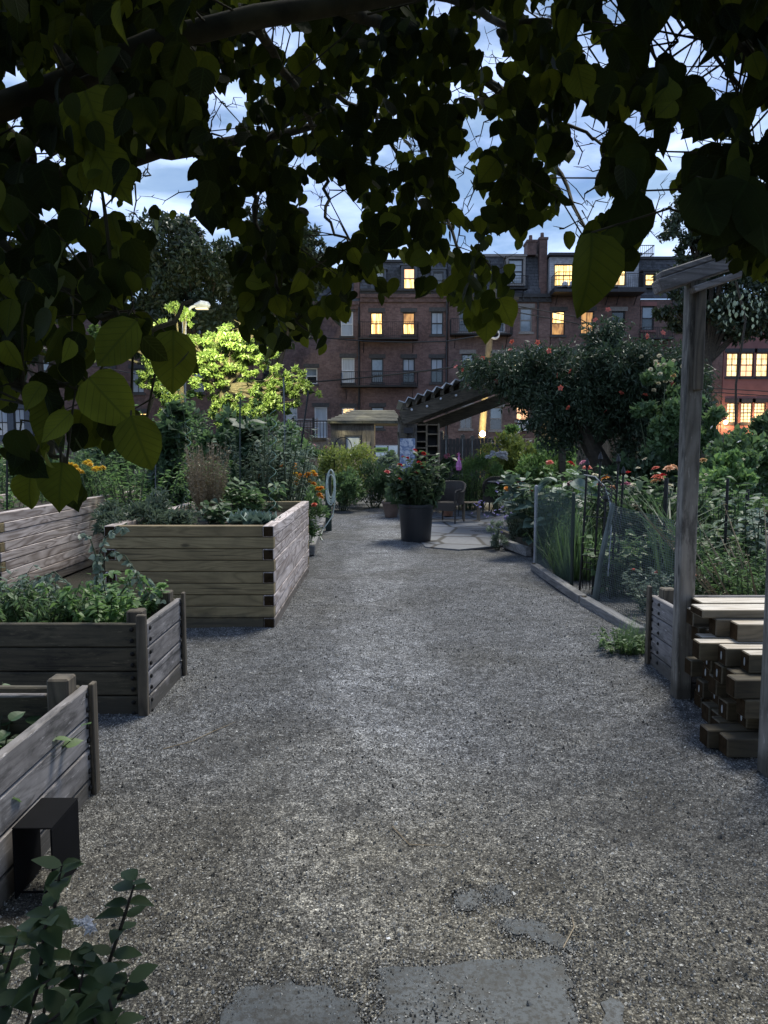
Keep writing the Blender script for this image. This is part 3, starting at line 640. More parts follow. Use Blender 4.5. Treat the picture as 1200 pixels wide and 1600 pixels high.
# house G: pink render with rows of lit windows
g1 = house('pinkish rendered house with rows of lit gridded windows', 1129, 1290, 480,
  [pw(1134,1153,551,589,'cream','cream','dktrim','dktrim',(2,4)), pw(1156,1177,551,589,'cream','peach','dktrim','dktrim',(2,4)), pw(1180,1200,551,589,'cream','cream','dktrim','dktrim',(2,4)), pw(1204,1226,551,589,'cream','cream','dktrim','dktrim',(2,4)),
   pw(1137,1156,629,661,'cream','cream','dktrim','dktrim',(3,6)), pw(1159,1178,629,661,'cream','cream','dktrim','dktrim',(3,6)), pw(1180,1199,629,661,'cream','cream','dktrim','dktrim',(3,6)), pw(1204,1224,629,661,'cream','cream','dktrim','dktrim',(3,6))], 'pinkbrick')
cornice(g1, 1129, 1290, 480)
for px_ in (1134, 1187):
    wl = thing('wall_lantern', 'glowing wall lantern below the gridded windows, ' + ('at the corner nearest the tall post' if px_ == 1134 else 'under the middle of the lower row'), 'lamp', (hx(px_), YH-.05, hz(664)), 'lanterns on the pinkish house')
    mb = MB(); mb.box(hx(px_)-.1, hx(px_)+.1, YH-.3, YH, hz(657), hz(656)); mb.tube([(hx(px_), YH-.02, hz(662)), (hx(px_), YH-.2, hz(657))], .02, 4); mb.build('bracket', M['dktrim'], wl)
    mb = MB(); mb.ball((hx(px_), YH-.18, hz(660)), .14, 10); mb.build('bulb', M['bulb2'], wl)
    ld = bpy.data.lights.new('lantern_light', 'POINT'); ld.energy = 60; ld.color = (1, .6, .28); ld.shadow_soft_size = .1
    lo = bpy.data.objects.new('lantern_light', ld); COL.objects.link(lo); lo.location = (hx(px_), YH-.55, hz(660))
# house A and the bay house far to the side
a1 = house('brick house with two grey-blinded windows past the low-hanging leaves', 122, 394, 480,
  [pw(160,179,576,614,'blind','sky','dktrim','dkstone',(2,2)), pw(205,225,576,614,'blind','blind','dktrim','dkstone',(2,2)), pw(122,124,578,605,'dark'), pw(208,228,645,670,'lit','lit'), pw(300,320,576,614,'sky','dark'), pw(160,179,495,530,'dark'), pw(205,225,495,530,'blind','dark'), pw(300,320,495,530,'dark'), pw(350,370,576,614,'dark')], 'brick3')
cornice(a1, 122, 394, 480)
a2 = house('brown brick house with slate-blue painted bay at its foot', -140, 121, 500,
  [pw(-60,-40,560,598,'dark'), pw(-10,10,560,598,'dark'), pw(60,80,560,598,'sky','dark'), pw(-60,-40,500+20,545,'dark'), pw(30,50,512,545,'dark')], 'brick3')
cornice(a2, -140, 121, 500)
mb = MB(); ws = [pw(4,24,640,682,'blind','sky','dktrim',None,(2,2)), pw(33,50,640,682,'blind','sky','dktrim',None,(2,2)), pw(-28,-10,640,682,'blind','sky','dktrim',None,(2,2))]
wall_open(mb, hx(-60), hx(62), -.1, hz(632), YH-1.2, [(w[0],w[1],w[2],w[3]) for w in ws], back=1.19); mb.box(hx(-62), hx(64), YH-1.35, YH-.01, hz(632), hz(628)); mb.build('bay', M['bay'], a2)
for w in ws: window(a2, w, YH-1.2)
M['olive_l'] = wood('stored_timber_top', (.10,.082,.055), (.27,.225,.155), 0, .75, (.08,.065,.045), rings=.3)
M['charboard'] = wood('charcoal_board', (.022,.020,.018), (.06,.055,.05), 2, .85)
M['stakegrey'] = plain('dull_stake', (.13,.14,.15), .6)
# ------------------------------------------------------------------ raised beds
def bolts(mb, pts, axis):
    for q in pts:
        q = Vector(q)
        d = Vector((1,0,0)) if axis == 'x' else Vector((0,-1,0))
        mb.tube([q, q+d*.006, q+d*.010], [.0125, .0125, .006], 8, mat=1)
# tall bed, stacked timbers
def timber_bed(x0, x1, y0, y1, n, th, t, label, visible_soil=.74):
    root = thing('raised_bed', label, 'raised bed', ((x0+x1)/2, (y0+y1)/2, 0), 'wooden raised beds')
    fr, bk, lf, rt = MB(), MB(), MB(), MB()
    for i in range(n):
        z0, z1 = i*th+.0026, (i+1)*th-.0026
        j = random.uniform(-.003, .003)
        full = (i % 2 == 1) if n % 2 == 1 else (i % 2 == 0)
        xa, xb = (x0, x1) if full else (x0+t+.002, x1-t-.002)
        ya, yb = (y0+t+.002, y1-t-.002) if full else (y0, y1)
        fr.cbox(xa, xb+j, y0+j, y0+t, z0, z1, .005, r=random.random()); bk.cbox(xa, xb, y1-t, y1, z0, z1, .005, r=random.random())
        for q, (a, b) in ((lf, (x0, x0+t)), (rt, (x1-t, x1))):
            cut = random.uniform(.35, .6)*(yb-ya)+ya
            q.cbox(a+j, b+j, ya, cut-.001, z0, z1, .005, r=random.random()); q.cbox(a+j, b+j, cut+.001, yb, z0, z1, .005, r=random.random())
            if not full: q.box(a+j+.006, b+j-.006, ya-.003, ya-.0005, z0+.006, z1-.006, mat=1)
    fr.build('front_wall', M['treated_x'], root); bk.build('back_wall', M['treated_x'], root)
    lf.build('side_wall', [M['silver'], M['endgrain']], root); rt.build('side_wall', [M['silver'], M['endgrain']], root)
    sl = MB(); sl.box(x0+t, x1-t, y0+t, y1-t, 0, visible_soil); sl.build('soil', M['soil'], root)
    return root
TH = .0962
timber_bed(-2.30, -.908, 6.03, 8.88, 9, TH, .09, 'tall bed of stacked square timbers filled with dark herbs, cabbage and a dry bush')
timber_bed(-5.3, -3.74, 7.15, 12.4, 9, TH, .09, 'tall stacked-timber bed seen side-on across the narrow gap, reaching out of the picture')
# plank beds with corner posts
def plank_bed(x0, x1, y0, y1, z0, ph, npl, label, front='dark_x', side='weathered', posts=None, soilz=.36, post_h=.06, drop=.0):
    root = thing('raised_bed', label, 'raised bed', ((x0+x1)/2, (y0+y1)/2, 0), 'wooden raised beds')
    pt = .038; top = z0+ph*npl
    def planks(run, mat, ax):
        mb = MB()
        for i in range(npl):
            a, b = z0+i*ph+.0035, z0+(i+1)*ph-.0035
            if ax == 'x': mb.cbox(run[0], run[1], run[2]+random.uniform(-.002,.002), run[2]+pt, a, b, .006, r=random.random())
            else: mb.cbox(run[2], run[2]+pt+random.uniform(-.002,.002), run[0], run[1], a, b, .006, r=random.random())
        return mb
    fw = planks((x0+pt+.002, x1-pt-.002, y0), M[front], 'x')
    planks((x0+pt+.002, x1-pt-.002, y1-pt), M[front], 'x').build('back_wall', M[front], root)
    sw = planks((y0, y1, x1-pt), M[side], 'y')
    planks((y0, y1, x0), M[side], 'y').build('side_wall', M[side], root)
    P_ = []
    for i in range(npl):
        for fz in (.28, .74):
            zz = z0+(i+fz)*ph
            P_ += [(x1+.0, y0+.045, zz), (x1+.0, y1-.045, zz)]
    bolts(sw, P_, 'x'); sw.build('side_wall', [M[side], M['bolt']], root); Q = []
    for i in range(npl):
        for fz in (.28, .74): Q += [(x1-.085, y0-.001, z0+(i+fz)*ph), (x0+.085, y0-.001, z0+(i+fz)*ph)]
    bolts(fw, Q, 'y'); fw.build('front_wall', [M[front], M['bolt']], root)
    for (px_, py_) in ((x1-pt-.092, y0+pt+.002), (x1-pt-.092, y1-pt-.092), (x0+pt+.002, y0+pt+.002), (x0+pt+.002, y1-pt-.092)):
        mb = MB(); mb.cbox(px_, px_+.09, py_, py_+.09, 0, top+post_h, .008, r=random.random()); mb.build('corner_post', M['dark_z'], root)
    mb = MB(); mb.box(x0+pt+.001, x1-pt-.001, y0+pt+.001, y1-pt-.001, 0, soilz); mb.build('soil', M['soil'], root)
    return root
b2 = plank_bed(-3.6, -1.315, 4.03, 4.74, -.02, .138, 4, 'weathered plank bed of bolted boards full of basil and tomato plants')
# slim outer corner trims where the two walls of the middle bed meet
mb = MB(); mb.cbox(-1.365, -1.312, 3.992, 4.027, 0, .585, .005); mb.build('corner_trim', M['dark_z'], b2)
mb = MB(); mb.cbox(-1.312, -1.290, 4.70, 4.745, 0, .57, .005); mb.build('corner_trim', M['dark_z'], b2)
b3 = plank_bed(-3.3, -1.262, 1.2, 3.10, -.05, .135, 4, 'nearest weathered plank bed with strawberry leaves and the black metal box against it', soilz=.22)
mb = MB(); mb.cbox(-1.260, -1.238, 3.065, 3.115, 0, .50, .004); mb.build('corner_trim', M['dark_z'], b3)
mb = MB(); mb.cbox(-3.2, -1.42, 3.02, 3.045, .455, .47, .004); mb.build('inner_ledge', M['weathered_x'], b3)
b4 = plank_bed(1.83, 3.4, 4.30, 5.01, -.03, .132, 4, 'short weathered plank bed behind the tall post beside the timber pile', front='weathered_x', soilz=.40)
# its visible side faces the path: outer wall on the path side
mb = MB(); P_ = []
for i in range(4):
    for fz in (.28, .74): P_ += [(1.829, 4.96, -.03+(i+fz)*.132), (1.829, 4.84, -.03+(i+fz)*.132)]
for q in P_: mb.tube([Vector(q), Vector(q)-Vector((.008,0,0))], [.0125,.008], 8)
mb.build('bolt_heads', M['bolt'], b4)
mb = MB(); mb.cbox(1.806, 1.829, 4.97, 5.02, 0, .56, .004); mb.build('corner_trim', M['dark_z'], b4)

# ------------------------------------------------------------------ black metal box by the nearest bed
def boxlamp():
    x0, x1, y0, y1, h = -1.232, -1.10, 2.345, 2.56, .248
    root = thing('metal_box', 'black open-ended sheet metal box standing against the nearest bed', 'box', ((x0+x1)/2, (y0+y1)/2, 0))
    t_ = .006
    mb = MB(); mb.cbox(x0, x1, y0, y1, h-t_, h, .002); mb.build('top', M['black'], root)
    mb = MB(); mb.cbox(x0, x0+t_, y0, y1-.03, .0, h-t_-.0005, .002); mb.build('side_panel', M['black'], root)
    mb = MB(); mb.cbox(x1-t_, x1, y0, y1, .0, h-t_-.0005, .002); mb.build('side_panel', M['black'], root)
    mb = MB(); mb.cbox(x0+t_+.001, x1-t_-.001, y1-.012, y1-.004, .016, .030, .002); mb.cbox(x0+t_+.001, x1-t_-.001, y0, y0+.006, .02, .028, .002); mb.build('crossbar', M['black'], root)
    return root
boxlamp()

# ------------------------------------------------------------------ posts of the open timber store
def post(x, y, w, h, label, bracket):
    root = thing('timber_post', label, 'post', (x+w/2, y+w/2, 0), 'posts of the timber store')
    mb = MB(); mb.cbox(x, x+w, y, y+w, 0, h, .006); mb.build('shaft', [M['post_z']], root)
    if bracket:
        # upper inset piece on the camera-facing side and sloping head beam
        mb = MB(); mb.cbox(x+w*.34, x+w-.012, y-.038, y-.001, h-.62, h-.03, .005); mb.build('cleat', M['dark_z'], root)
        a = R(18)
        Mx = Matrix.Translation(Vector((x+w*.85, y+.02, h+.02))) @ Matrix.Rotation(-a, 4, 'Y')
        mb = MB(); mb.cbox(-.27, .33, -.065, .055, -.012, .062, .006, M=Mx); mb.cbox(-.24, .33, -.060, .045, .065, .098, .006, M=Mx); mb.build('head_beam', M['weathered_x'], root)
        Mx2 = Matrix.Translation(Vector((x+w*1.0, y-.03, h-.035))) @ Matrix.Rotation(-a, 4, 'Y')
        mb = MB(); mb.cbox(-.10, .22, -.038, .03, -.018, .018, .005, M=Mx2); mb.build('brace', M['weathered_x'], root)
    return root
pz = at(1080, 437, 4.275).z
post(1.732, 4.275, .092, pz, 'tall weathered square post topped by a sloping beam', True)
post(1.742, 3.25, .092, 2.6, 'weathered square post at the picture edge in front of the timber pile', False)
mb = MB()
# ------------------------------------------------------------------ stored timber pile
def stick(x, y, z, L, w, h, mat, tagd, label, yaw=0):
    root = thing('stored_timber', label, 'timber', (x, y, z), 'stored timbers in the pile')
    mb = MB(); Mx = Matrix.Rotation(yaw, 4, 'Z')
    mb.rv = random.random(); mb.cbox(0, L, 0, w, 0, h, .005, M=Mx)
    if z > .35: mb.m[5] = 2  # weathered tops, paled further with sky light put into their colour
    mb.box(-.0015, -.0002, .006, w-.006, .006, h-.006, mat=1, M=Mx)
    o = mb.build('beam', [mat, M['endgrain'], M['lit_top_x']], None); o.parent = root; o.location = (0,0,0)
    if tagd:
        g = MB(); g.lathe([(.0,0),(.022,.0005),(.022,.0015),(.0,.002)], 10, (0,0,0), M=Mx @ Matrix.Translation(Vector((-.002, w*.5, h*.5))) @ Matrix.Rotation(-pi/2, 4, 'Y') @ Matrix.Diagonal((1.0,.35,1,1)))
        q = g.build('paper_tag', M['paper'], None); q.parent = root
    return root
ordw = ['first','second','third','fourth','fifth','sixth','seventh','eighth','ninth']
lay = ['bottom','second','third','fourth','fifth','sixth','top']
# layer: list of (y, xstart) from the front towards the back
T = .094
S0 = 3.46
rows = {
 0: [(0, 1.66), (1, 1.62), (2, 1.66), (3, 1.69), (4, 1.72), (5, 1.80), (6, 1.80)],
 1: [(0, 1.84), (1, 1.62+.16), (2, 1.70), (3, 1.80), (4, 1.78), (5, 1.76), (6, 1.86)],
 2: [(0, 1.70), (1, 1.80), (2, 1.74), (3, 1.72), (4, 1.84), (5, 1.80), (6, 1.74)],
 3: [(0, 1.70), (1, 1.74), (2, 1.66), (3, 1.82), (4, 1.70), (5, 1.76), (6, 1.90)],
 4: [(1, 1.78), (2, 1.74), (3, 1.66), (4, 1.72), (5, 1.80), (6, 1.74)],
 5: [(3, 1.80), (4, 1.76), (5, 1.84), (6, 1.76)],
}
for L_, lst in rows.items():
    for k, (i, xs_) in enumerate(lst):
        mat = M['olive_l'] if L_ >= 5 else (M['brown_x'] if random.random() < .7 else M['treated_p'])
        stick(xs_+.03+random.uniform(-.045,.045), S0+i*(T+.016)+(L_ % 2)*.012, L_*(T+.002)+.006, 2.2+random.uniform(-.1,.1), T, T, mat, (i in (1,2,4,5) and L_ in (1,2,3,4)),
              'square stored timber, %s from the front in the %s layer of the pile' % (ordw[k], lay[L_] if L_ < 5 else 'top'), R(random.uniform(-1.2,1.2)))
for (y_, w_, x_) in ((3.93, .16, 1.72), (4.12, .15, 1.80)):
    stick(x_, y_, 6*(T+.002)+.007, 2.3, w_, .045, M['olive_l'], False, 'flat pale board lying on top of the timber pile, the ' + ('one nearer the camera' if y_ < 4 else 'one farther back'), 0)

# ------------------------------------------------------------------ kerbs along the path
def kerb(p, q, label, w=.09, h=.085, mat='kerb', z=.012):
    p, q = Vector((*p, 0)), Vector((*q, 0)); d = q-p; L = d.length; an = math.atan2(d.y, d.x)-pi/2
    root = thing('edging_timber', label, 'edging', (p.x, p.y, 0), 'timber edging along the gravel')
    mb = MB(); mb.rv = random.random(); mb.cbox(0, w, 0, L, z, z+h, .006, M=Matrix.Rotation(an, 4, 'Z')); o = mb.build('board', M[mat], None); o.parent = root
    mb = MB(); mb.box(w*.1, w*.5, L-.06, L-.02, 0, z+h+.01, M=Matrix.Rotation(an, 4, 'Z')); o = mb.build('stake', M['dark_z'], None); o.parent = root
kerb((1.965, 5.70), (1.86, 6.93), 'grey edging timber between the grass clump and the joint below the mesh fence')
kerb((1.857, 6.98), (1.79, 8.93), 'grey edging timber below the glassy mesh panel')
kerb((2.12, 10.4), (1.9, 12.2), 'dark edging timber under the lavender clump', mat='dark_x', h=.14)
kerb((1.95, 10.1), (1.78, 11.0), 'short edging timber in front of the trailing blue flowers', mat='kerb', h=.12)
kerb((-1.06, 10.2), (-1.20, 13.6), 'nearer length of edging timber below the orange marigolds', h=.12)
kerb((-1.20, 13.7), (-1.32, 18.5), 'farther length of edging timber leading to the dark bushes', h=.12)

# ------------------------------------------------------------------ wire mesh panels and iron trellis
def panel(a, b, ha, hb, label, mat, nx, nz, rad=.0013, za=.05, zb=.05, lean=(0,0)):
    root = thing('mesh_fence', label, 'fence', (a[0], a[1], 0), 'mesh fencing behind the edging')
    A = Vector((*a, za)); B = Vector((*b, zb)); A2 = Vector((a[0]+lean[0], a[1]+lean[1], ha)); B2 = Vector((b[0], b[1], hb))
    mb = MB()
    def q(u, w):
        s = .004*sin(u*7+w*3)
        p_ = (A.lerp(B, u)).lerp(A2.lerp(B2, u), w); return p_+Vector((s, 0, 0))
    for i in range(nx+1): u = i/nx; mb.tube([q(u, 0), q(u, .33), q(u, .66), q(u, 1)], rad, 3, cap=False)
    for j in range(nz+1): w = j/nz; mb.tube([q(k/6, w) for k in range(7)], rad, 3, cap=False)
    mb.build('wire_mesh', M[mat], root)
    return root
def fence_post(root, p, h, mat='greenpost', rad=.02, lean=(0,0)):
    mb = MB(); mb.tube([(p[0],p[1],-.05),(p[0]+lean[0],p[1]+lean[1],h),(p[0]+lean[0],p[1]+lean[1],h+.01)], [rad,rad,rad*.4], 8); mb.build('post', M[mat], root)
pa1, pa2 = (1.86, 9.0), (2.02, 7.95)
pn = panel(pa1, pa2, 1.02, .95, 'sheer green mesh fence panel nearest the lavender', 'mesh', 40, 56, .0019)
fence_post(pn, (1.86, 9.02), 1.04, 'grey'); fence_post(pn, (2.03, 7.9), 1.02)
pb1, pb2 = (2.02, 6.92), (2.62, 6.75)
pn = panel((2.02, 6.95), (2.28, 5.75), .96, .93, 'grey wire mesh fence panel between the leaning roll and the plank bed', 'meshgrey', 36, 46, .0019, lean=(.14, 0))
fence_post(pn, (2.29, 5.72), .97); 
rl = MB(); rl.tube([(2.02,6.98,.05),(2.06,6.98,.4),(2.17,6.98,.98)], [.030,.027,.022], 12); rl.build('rolled_end', M['meshgrey'], pn)
# farther wire fence behind the right beds
def wirefence(p, q, h, label, n=10):
    p, q = Vector((*p, 0)), Vector((*q, 0)); root = thing('wire_fence', label, 'fence', p, 'thin wire fences')
    mb = MB()
    for zz in (h, h*.88, h*.6, h*.3, .1): mb.tube([p.lerp(q, k/8)+Vector((0,0,zz+.01*sin(k*1.7))) for k in range(9)], .0035, 4)
    m_ = int((q-p).length/.12)
    for k in range(m_): mb.tube([p.lerp(q, k/m_), p.lerp(q, k/m_)+Vector((0,0,h))], .0022, 3)
    mb.build('wires', M['blackiron'], root)
    for k in range(n+1):
        s = p.lerp(q, k/n); g = MB(); g.tube([s, s+Vector((0,0,h+.05))], .014 if k % 2 else .02, 6); g.build('post', M['blackiron'], root)
wirefence((2.75, 7.2), (5.6, 6.9), 1.16, 'thin black wire fence with posts behind the tall post', 5)
wirefence((3.3, 9.6), (7.5, 9.4), .92, 'low black wire fence in front of the clipped hedge', 6)
def trellis():
    root = thing('iron_trellis', 'black iron trellis with spear finials and scrollwork between the mesh panels', 'trellis', (2.2, 7.4, 0))
    for k, (x, y, h) in enumerate(((2.04,7.62,1.30),(2.14,7.50,1.36),(2.26,7.30,1.34),(2.10,7.15,.98),(2.36,7.45,1.22))):
        mb = MB(); mb.tube([(x,y,-.03),(x+.03,y,h*.5),(x+.05,y,h)], .011, 6); mb.tube([(x+.05,y,h),(x+.05,y,h+.03),(x+.05,y,h+.055),(x+.05,y,h+.10)], [.011,.026,.02,.002], 8); mb.build('upright', M['blackiron'], root)
    mb = MB()
    for s in range(5):
        c = Vector((2.22, 7.35, 1.14-s*.05)); mb.tube([c+Vector((.10*cos(a*.5)*(1-a/22), .05*sin(a*.5), .10*sin(a*.5)*(1-a/22))) for a in range(18)], .006, 4)
    mb.build('scrollwork', M['blackiron'], root); mb = MB()
    for zz in (.25,.32,.39,.46,.8): mb.tube([(2.07,7.62,zz),(2.29,7.30,zz)], .007, 4)
    for s in range(9): u = s/8; mb.tube([(2.07+.22*u,7.62-.32*u,.04),(2.07+.22*u,7.62-.32*u,.46)], .005, 4)
    mb.build('lower_grid', M['blackiron'], root)
trellis()
mb = MB(); c = at(925, 765, 7.6)
hp = [at(912,742,7.5), at(930,745,7.5), at(945,760,7.4), at(953,785,7.3), at(955,830,7.2), at(950,900,7.1)]
mb.tube(hp, .007, 6); o = mb.build('support_hoop', M['grey']); tag(o, 'thin pale plant hoop arching beside the iron trellis', 'plant hoop')

# ------------------------------------------------------------------ shelter with corrugated roof, shelf, board
YS = 16.5
sh = thing('garden_shelter', 'timber shelter with a sloping corrugated roof carried on heavy rafters', 'shelter', (at(650,790,YS).x, YS, 0))
a = at(625, 632, YS); b = at(742, 588, YS); ext = at(850, 548, YS)
mb = MB(); n = 16; d = (b-a); up = Vector((-d.z, 0, d.x)).normalized(); wavelen = d.length/8
tot = (ext-a).length; m = int(tot/wavelen*8); dn = d.normalized(); vs = []
for i in range(m+1):
    s = i*wavelen/8; ph = 2*pi*i/8
    hh = .045*(2*abs(((i/8) % 1)*2-1)-1)
    for (yy, zz) in ((YS-.15, 0), (YS+3.2, 0)):
        p_ = a+dn*s+up*(hh+.05); vs += [(p_.x, yy, p_.z), (p_.x-up.x*.022, yy, p_.z-up.z*.022)]
fs = []
for i in range(m):
    k = i*4; fs += [(k, k+4, k+6, k+2), (k+1, k+3, k+7, k+5), (k, k+1, k+5, k+4), (k+2, k+6, k+7, k+3)]
mb.add(vs, fs); mb.build('corrugated_roof', M['metal'], sh)
def rafter(y, drop, h, t_):
    mb = MB(); L = 4.3; an = math.atan2(d.z, d.x)
    Mx = Matrix.Translation(Vector((a.x-.02, y, a.z-drop))) @ Matrix.Rotation(-an, 4, 'Y'); mb.cbox(0, L, 0, t_, -h, 0, .01, M=Mx); mb.build('rafter', M['beam'], sh)
rafter(YS-.05, .16, .30, .09); rafter(YS+1.3, .20, .30, .09); rafter(YS+2.6, .20, .30, .09); rafter(YS+3.0, .55, .30, .09)
for k in range(7):   # purlin ends between roof and rafter
    mb = MB(); q = a+dn*(wavelen*(k+.5)); mb.box(q.x-.04, q.x+.04, YS-.04, YS+3.1, q.z-.14, q.z-.03); mb.build('purlin', M['beam'], sh)
for (x, y) in ((at(631,700,YS).x, YS+.02), (at(660,700,YS).x+.1, YS+2.7), (4.0, YS+.02), (4.0, YS+2.7)):
    zt = a.z-.4+(x-a.x)*(d.z/d.x); mb = MB(); mb.cbox(x-.07, x+.07, y+.06, y+.2, 0, max(zt, 1.9), .008); mb.build('post', M['beam'], sh)
mb = MB(); x0, x1 = at(624,700,YS).x, at(652,700,YS).x
mb.box(x0, x1, YS+.22, YS+.26, .6, at(600,662,YS).z); mb.build('end_wall', M['shed'], sh)
mb = MB(); 
for k in range(9):
    q = a + dn*(.2+k*.34) - up*(.20+.05*(k % 2)); mb.ball((q.x, YS-.1, q.z), .028, 8)
mb2 = MB(); mb2.tube([(a+dn*(.15+k*.17)-up*(.17+.02*(k % 2))).to_tuple() and Vector(((a+dn*(.15+k*.17)-up*(.16+.02*(k % 2))).x, YS-.1, (a+dn*(.15+k*.17)-up*(.16+.02*(k % 2))).z)) for k in range(18)], .005, 4)
sl_ = thing('string_lights', 'unlit globe string lights looped along the shelter rafter', 'string lights', (a.x, YS-.1, a.z)); mb.build('globes', M['white'], sl_); mb2.build('cord', M['cable'], sl_)
# poster board
mb = MB(); x0, x1, z0, z1 = at(625,700,YS-.3).x, at(649,700,YS-.3).x, at(600,760,YS-.3).z, at(600,685,YS-.3).z
mb.cbox(x0, x1, YS-.2, YS-.17, z0, z1, .004)
mpo, t, p, o_ = mat_base('blue_grey_print'); v = coords(t); n1 = noise(t, v, 5, 5, .6, 2.5)
t.links.new(ramp(t, n1, [(.42, (.16,.22,.36)), (.50, (.42,.46,.56)), (.58, (.58,.61,.68))]), p.inputs['Base Color'])
tag(mb.build('painted_board', mpo), 'pale board with a blue swirling painted pattern leaning on the shelter', 'board')
mb = MB(); x0, x1 = at(631,700,YS).x, at(645,700,YS).x; mb.box(x0, x1, YS+.05, YS+.18, at(600,677,YS).z, at(600,668,YS).z); tag(mb.build('dark_plaque', M['dktrim']), 'small dark plaque on the shelter end above the blue board', 'plaque')
# open shelf
sf = thing('open_shelf', 'tall open wooden shelf of dark cubbies under the corrugated roof', 'shelf', (at(670,790,YS).x, YS+.4, 0))
xa, xm, xb = at(650,700,YS).x, at(668,700,YS).x, at(687,700,YS).x; zt = at(600,661,YS).z
for x in (xa, xm, xb): mb = MB(); mb.cbox(x-.02, x+.02, YS+.3, YS+.7, 0, zt, .003); mb.build('upright', M['shelf'], sf)
mb = MB(); mb.box(xa, xb, YS+.69, YS+.71, .1, zt); mb.build('back_panel', M['dktrim'], sf)
for (l, r_, ys_) in ((xa, xm, (663,674,690,700,712,726,742,760)), (xm, xb, (663,678,697,711,727,744,762))):
    for y_ in ys_: mb = MB(); z = at(600,y_,YS).z; mb.cbox(l+.021, r_-.021, YS+.3, YS+.68, z-.015, z+.015, .003); mb.build('shelf_board', M['shelf'], sf)

# ------------------------------------------------------------------ shed, car, fences, pole, lamps
YD = 24.0
sd = thing('garden_shed', 'small weathered board shed with a mossy shingled roof', 'shed', (at(550,720,YD).x, YD, 0))
x0, x1 = at(517,700,YD).x, at(585,700,YD).x; zt = at(600,659,YD).z
wx0, wx1, wz0, wz1 = at(541,700,YD).x, at(562,700,YD).x, at(600,702,YD).z, at(600,682,YD).z
mb = MB(); wall_open(mb, x0, x1, 0, zt, YD, [(wx0, wx1, wz0, wz1)], .1, 2.4)
x = x0
while x < x1-.05:
    if not (wx0-.1 < x < wx1+.02): mb.box(x, x+.018, YD-.016, YD-.001, 0, zt-.01)
    x += .16
mb.build('wall', M['shed'], sd)
mb = MB(); ax0, ax1 = at(512,700,YD-.3).x, at(628,700,YD-.3).x; zr = at(600,641,YD+1).z; ze = at(600,658,YD-.35).z
mb.add([(ax0,YD-.35,ze),(ax1,YD-.35,ze),(ax1-.25,YD+1.1,zr),(ax0+.75,YD+1.1,zr),(ax1,YD+2.7,ze),(ax0,YD+2.7,ze)], [(0,1,2,3),(3,2,4,5),(0,3,5),(1,4,2)])
mb.add([(ax0,YD-.35,ze-.07),(ax1,YD-.35,ze-.07),(ax1,YD+2.7,ze-.07),(ax0,YD+2.7,ze-.07),(ax0,YD-.35,ze),(ax1,YD-.35,ze),(ax1,YD+2.7,ze),(ax0,YD+2.7,ze)], [(3,2,1,0),(0,1,5,4),(1,2,6,5),(3,0,4,7)])
for k in range(7): 
    u = k/7; mb.add([(ax0+.75*u-.01,YD-.36+1.45*u,ze+(zr-ze)*u+.02),(ax1-.25*u,YD-.36+1.45*u,ze+(zr-ze)*u+.02),(ax1-.25*u,YD-.36+1.45*(u+.13),ze+(zr-ze)*(u+.13)+.012),(ax0+.75*u,YD-.36+1.45*(u+.13),ze+(zr-ze)*(u+.13)+.012)], [(0,1,2,3)], r=random.random())
mb.build('roof', M['shingle'], sd)
mb = MB(); mb.box(wx0-.05, wx0, YD-.04, YD+.05, wz0-.05, wz1+.05); mb.box(wx1, wx1+.05, YD-.04, YD+.05, wz0-.05, wz1+.05); mb.box(wx0, wx1, YD-.04, YD+.05, wz1, wz1+.05); mb.box(wx0, wx1, YD-.04, YD+.05, wz0-.05, wz0); wf = mb.build('window', M['dktrim'], sd); WL[wf.name] = WL[sd.name]
mb = MB(); mb.add([(wx0,YD+.03,wz0),(wx1,YD+.03,wz0),(wx1,YD+.03,wz1),(wx0,YD+.03,wz1)], [(0,1,2,3)]); o = mb.build('pane', M['p_blind']); o.parent = wf
mb = MB(); q0, q1 = at(568,703,YD-.03), at(578,690,YD-.03); mb.box(q0.x, q1.x, YD-.05, YD-.018, q0.z, q1.z); tag(mb.build('notice_board', M['stone']), 'small pale notice fixed to the shed boards beside its window', 'notice')
# two stout posts right of the shed wall
for px_ in (625,):
    mb = MB(); q = at(px_, 700, YD); mb.cbox(q.x-.08, q.x+.08, YD-.3, YD-.14, 0, ze, .01); mb.build('post', M['shed'], sd)
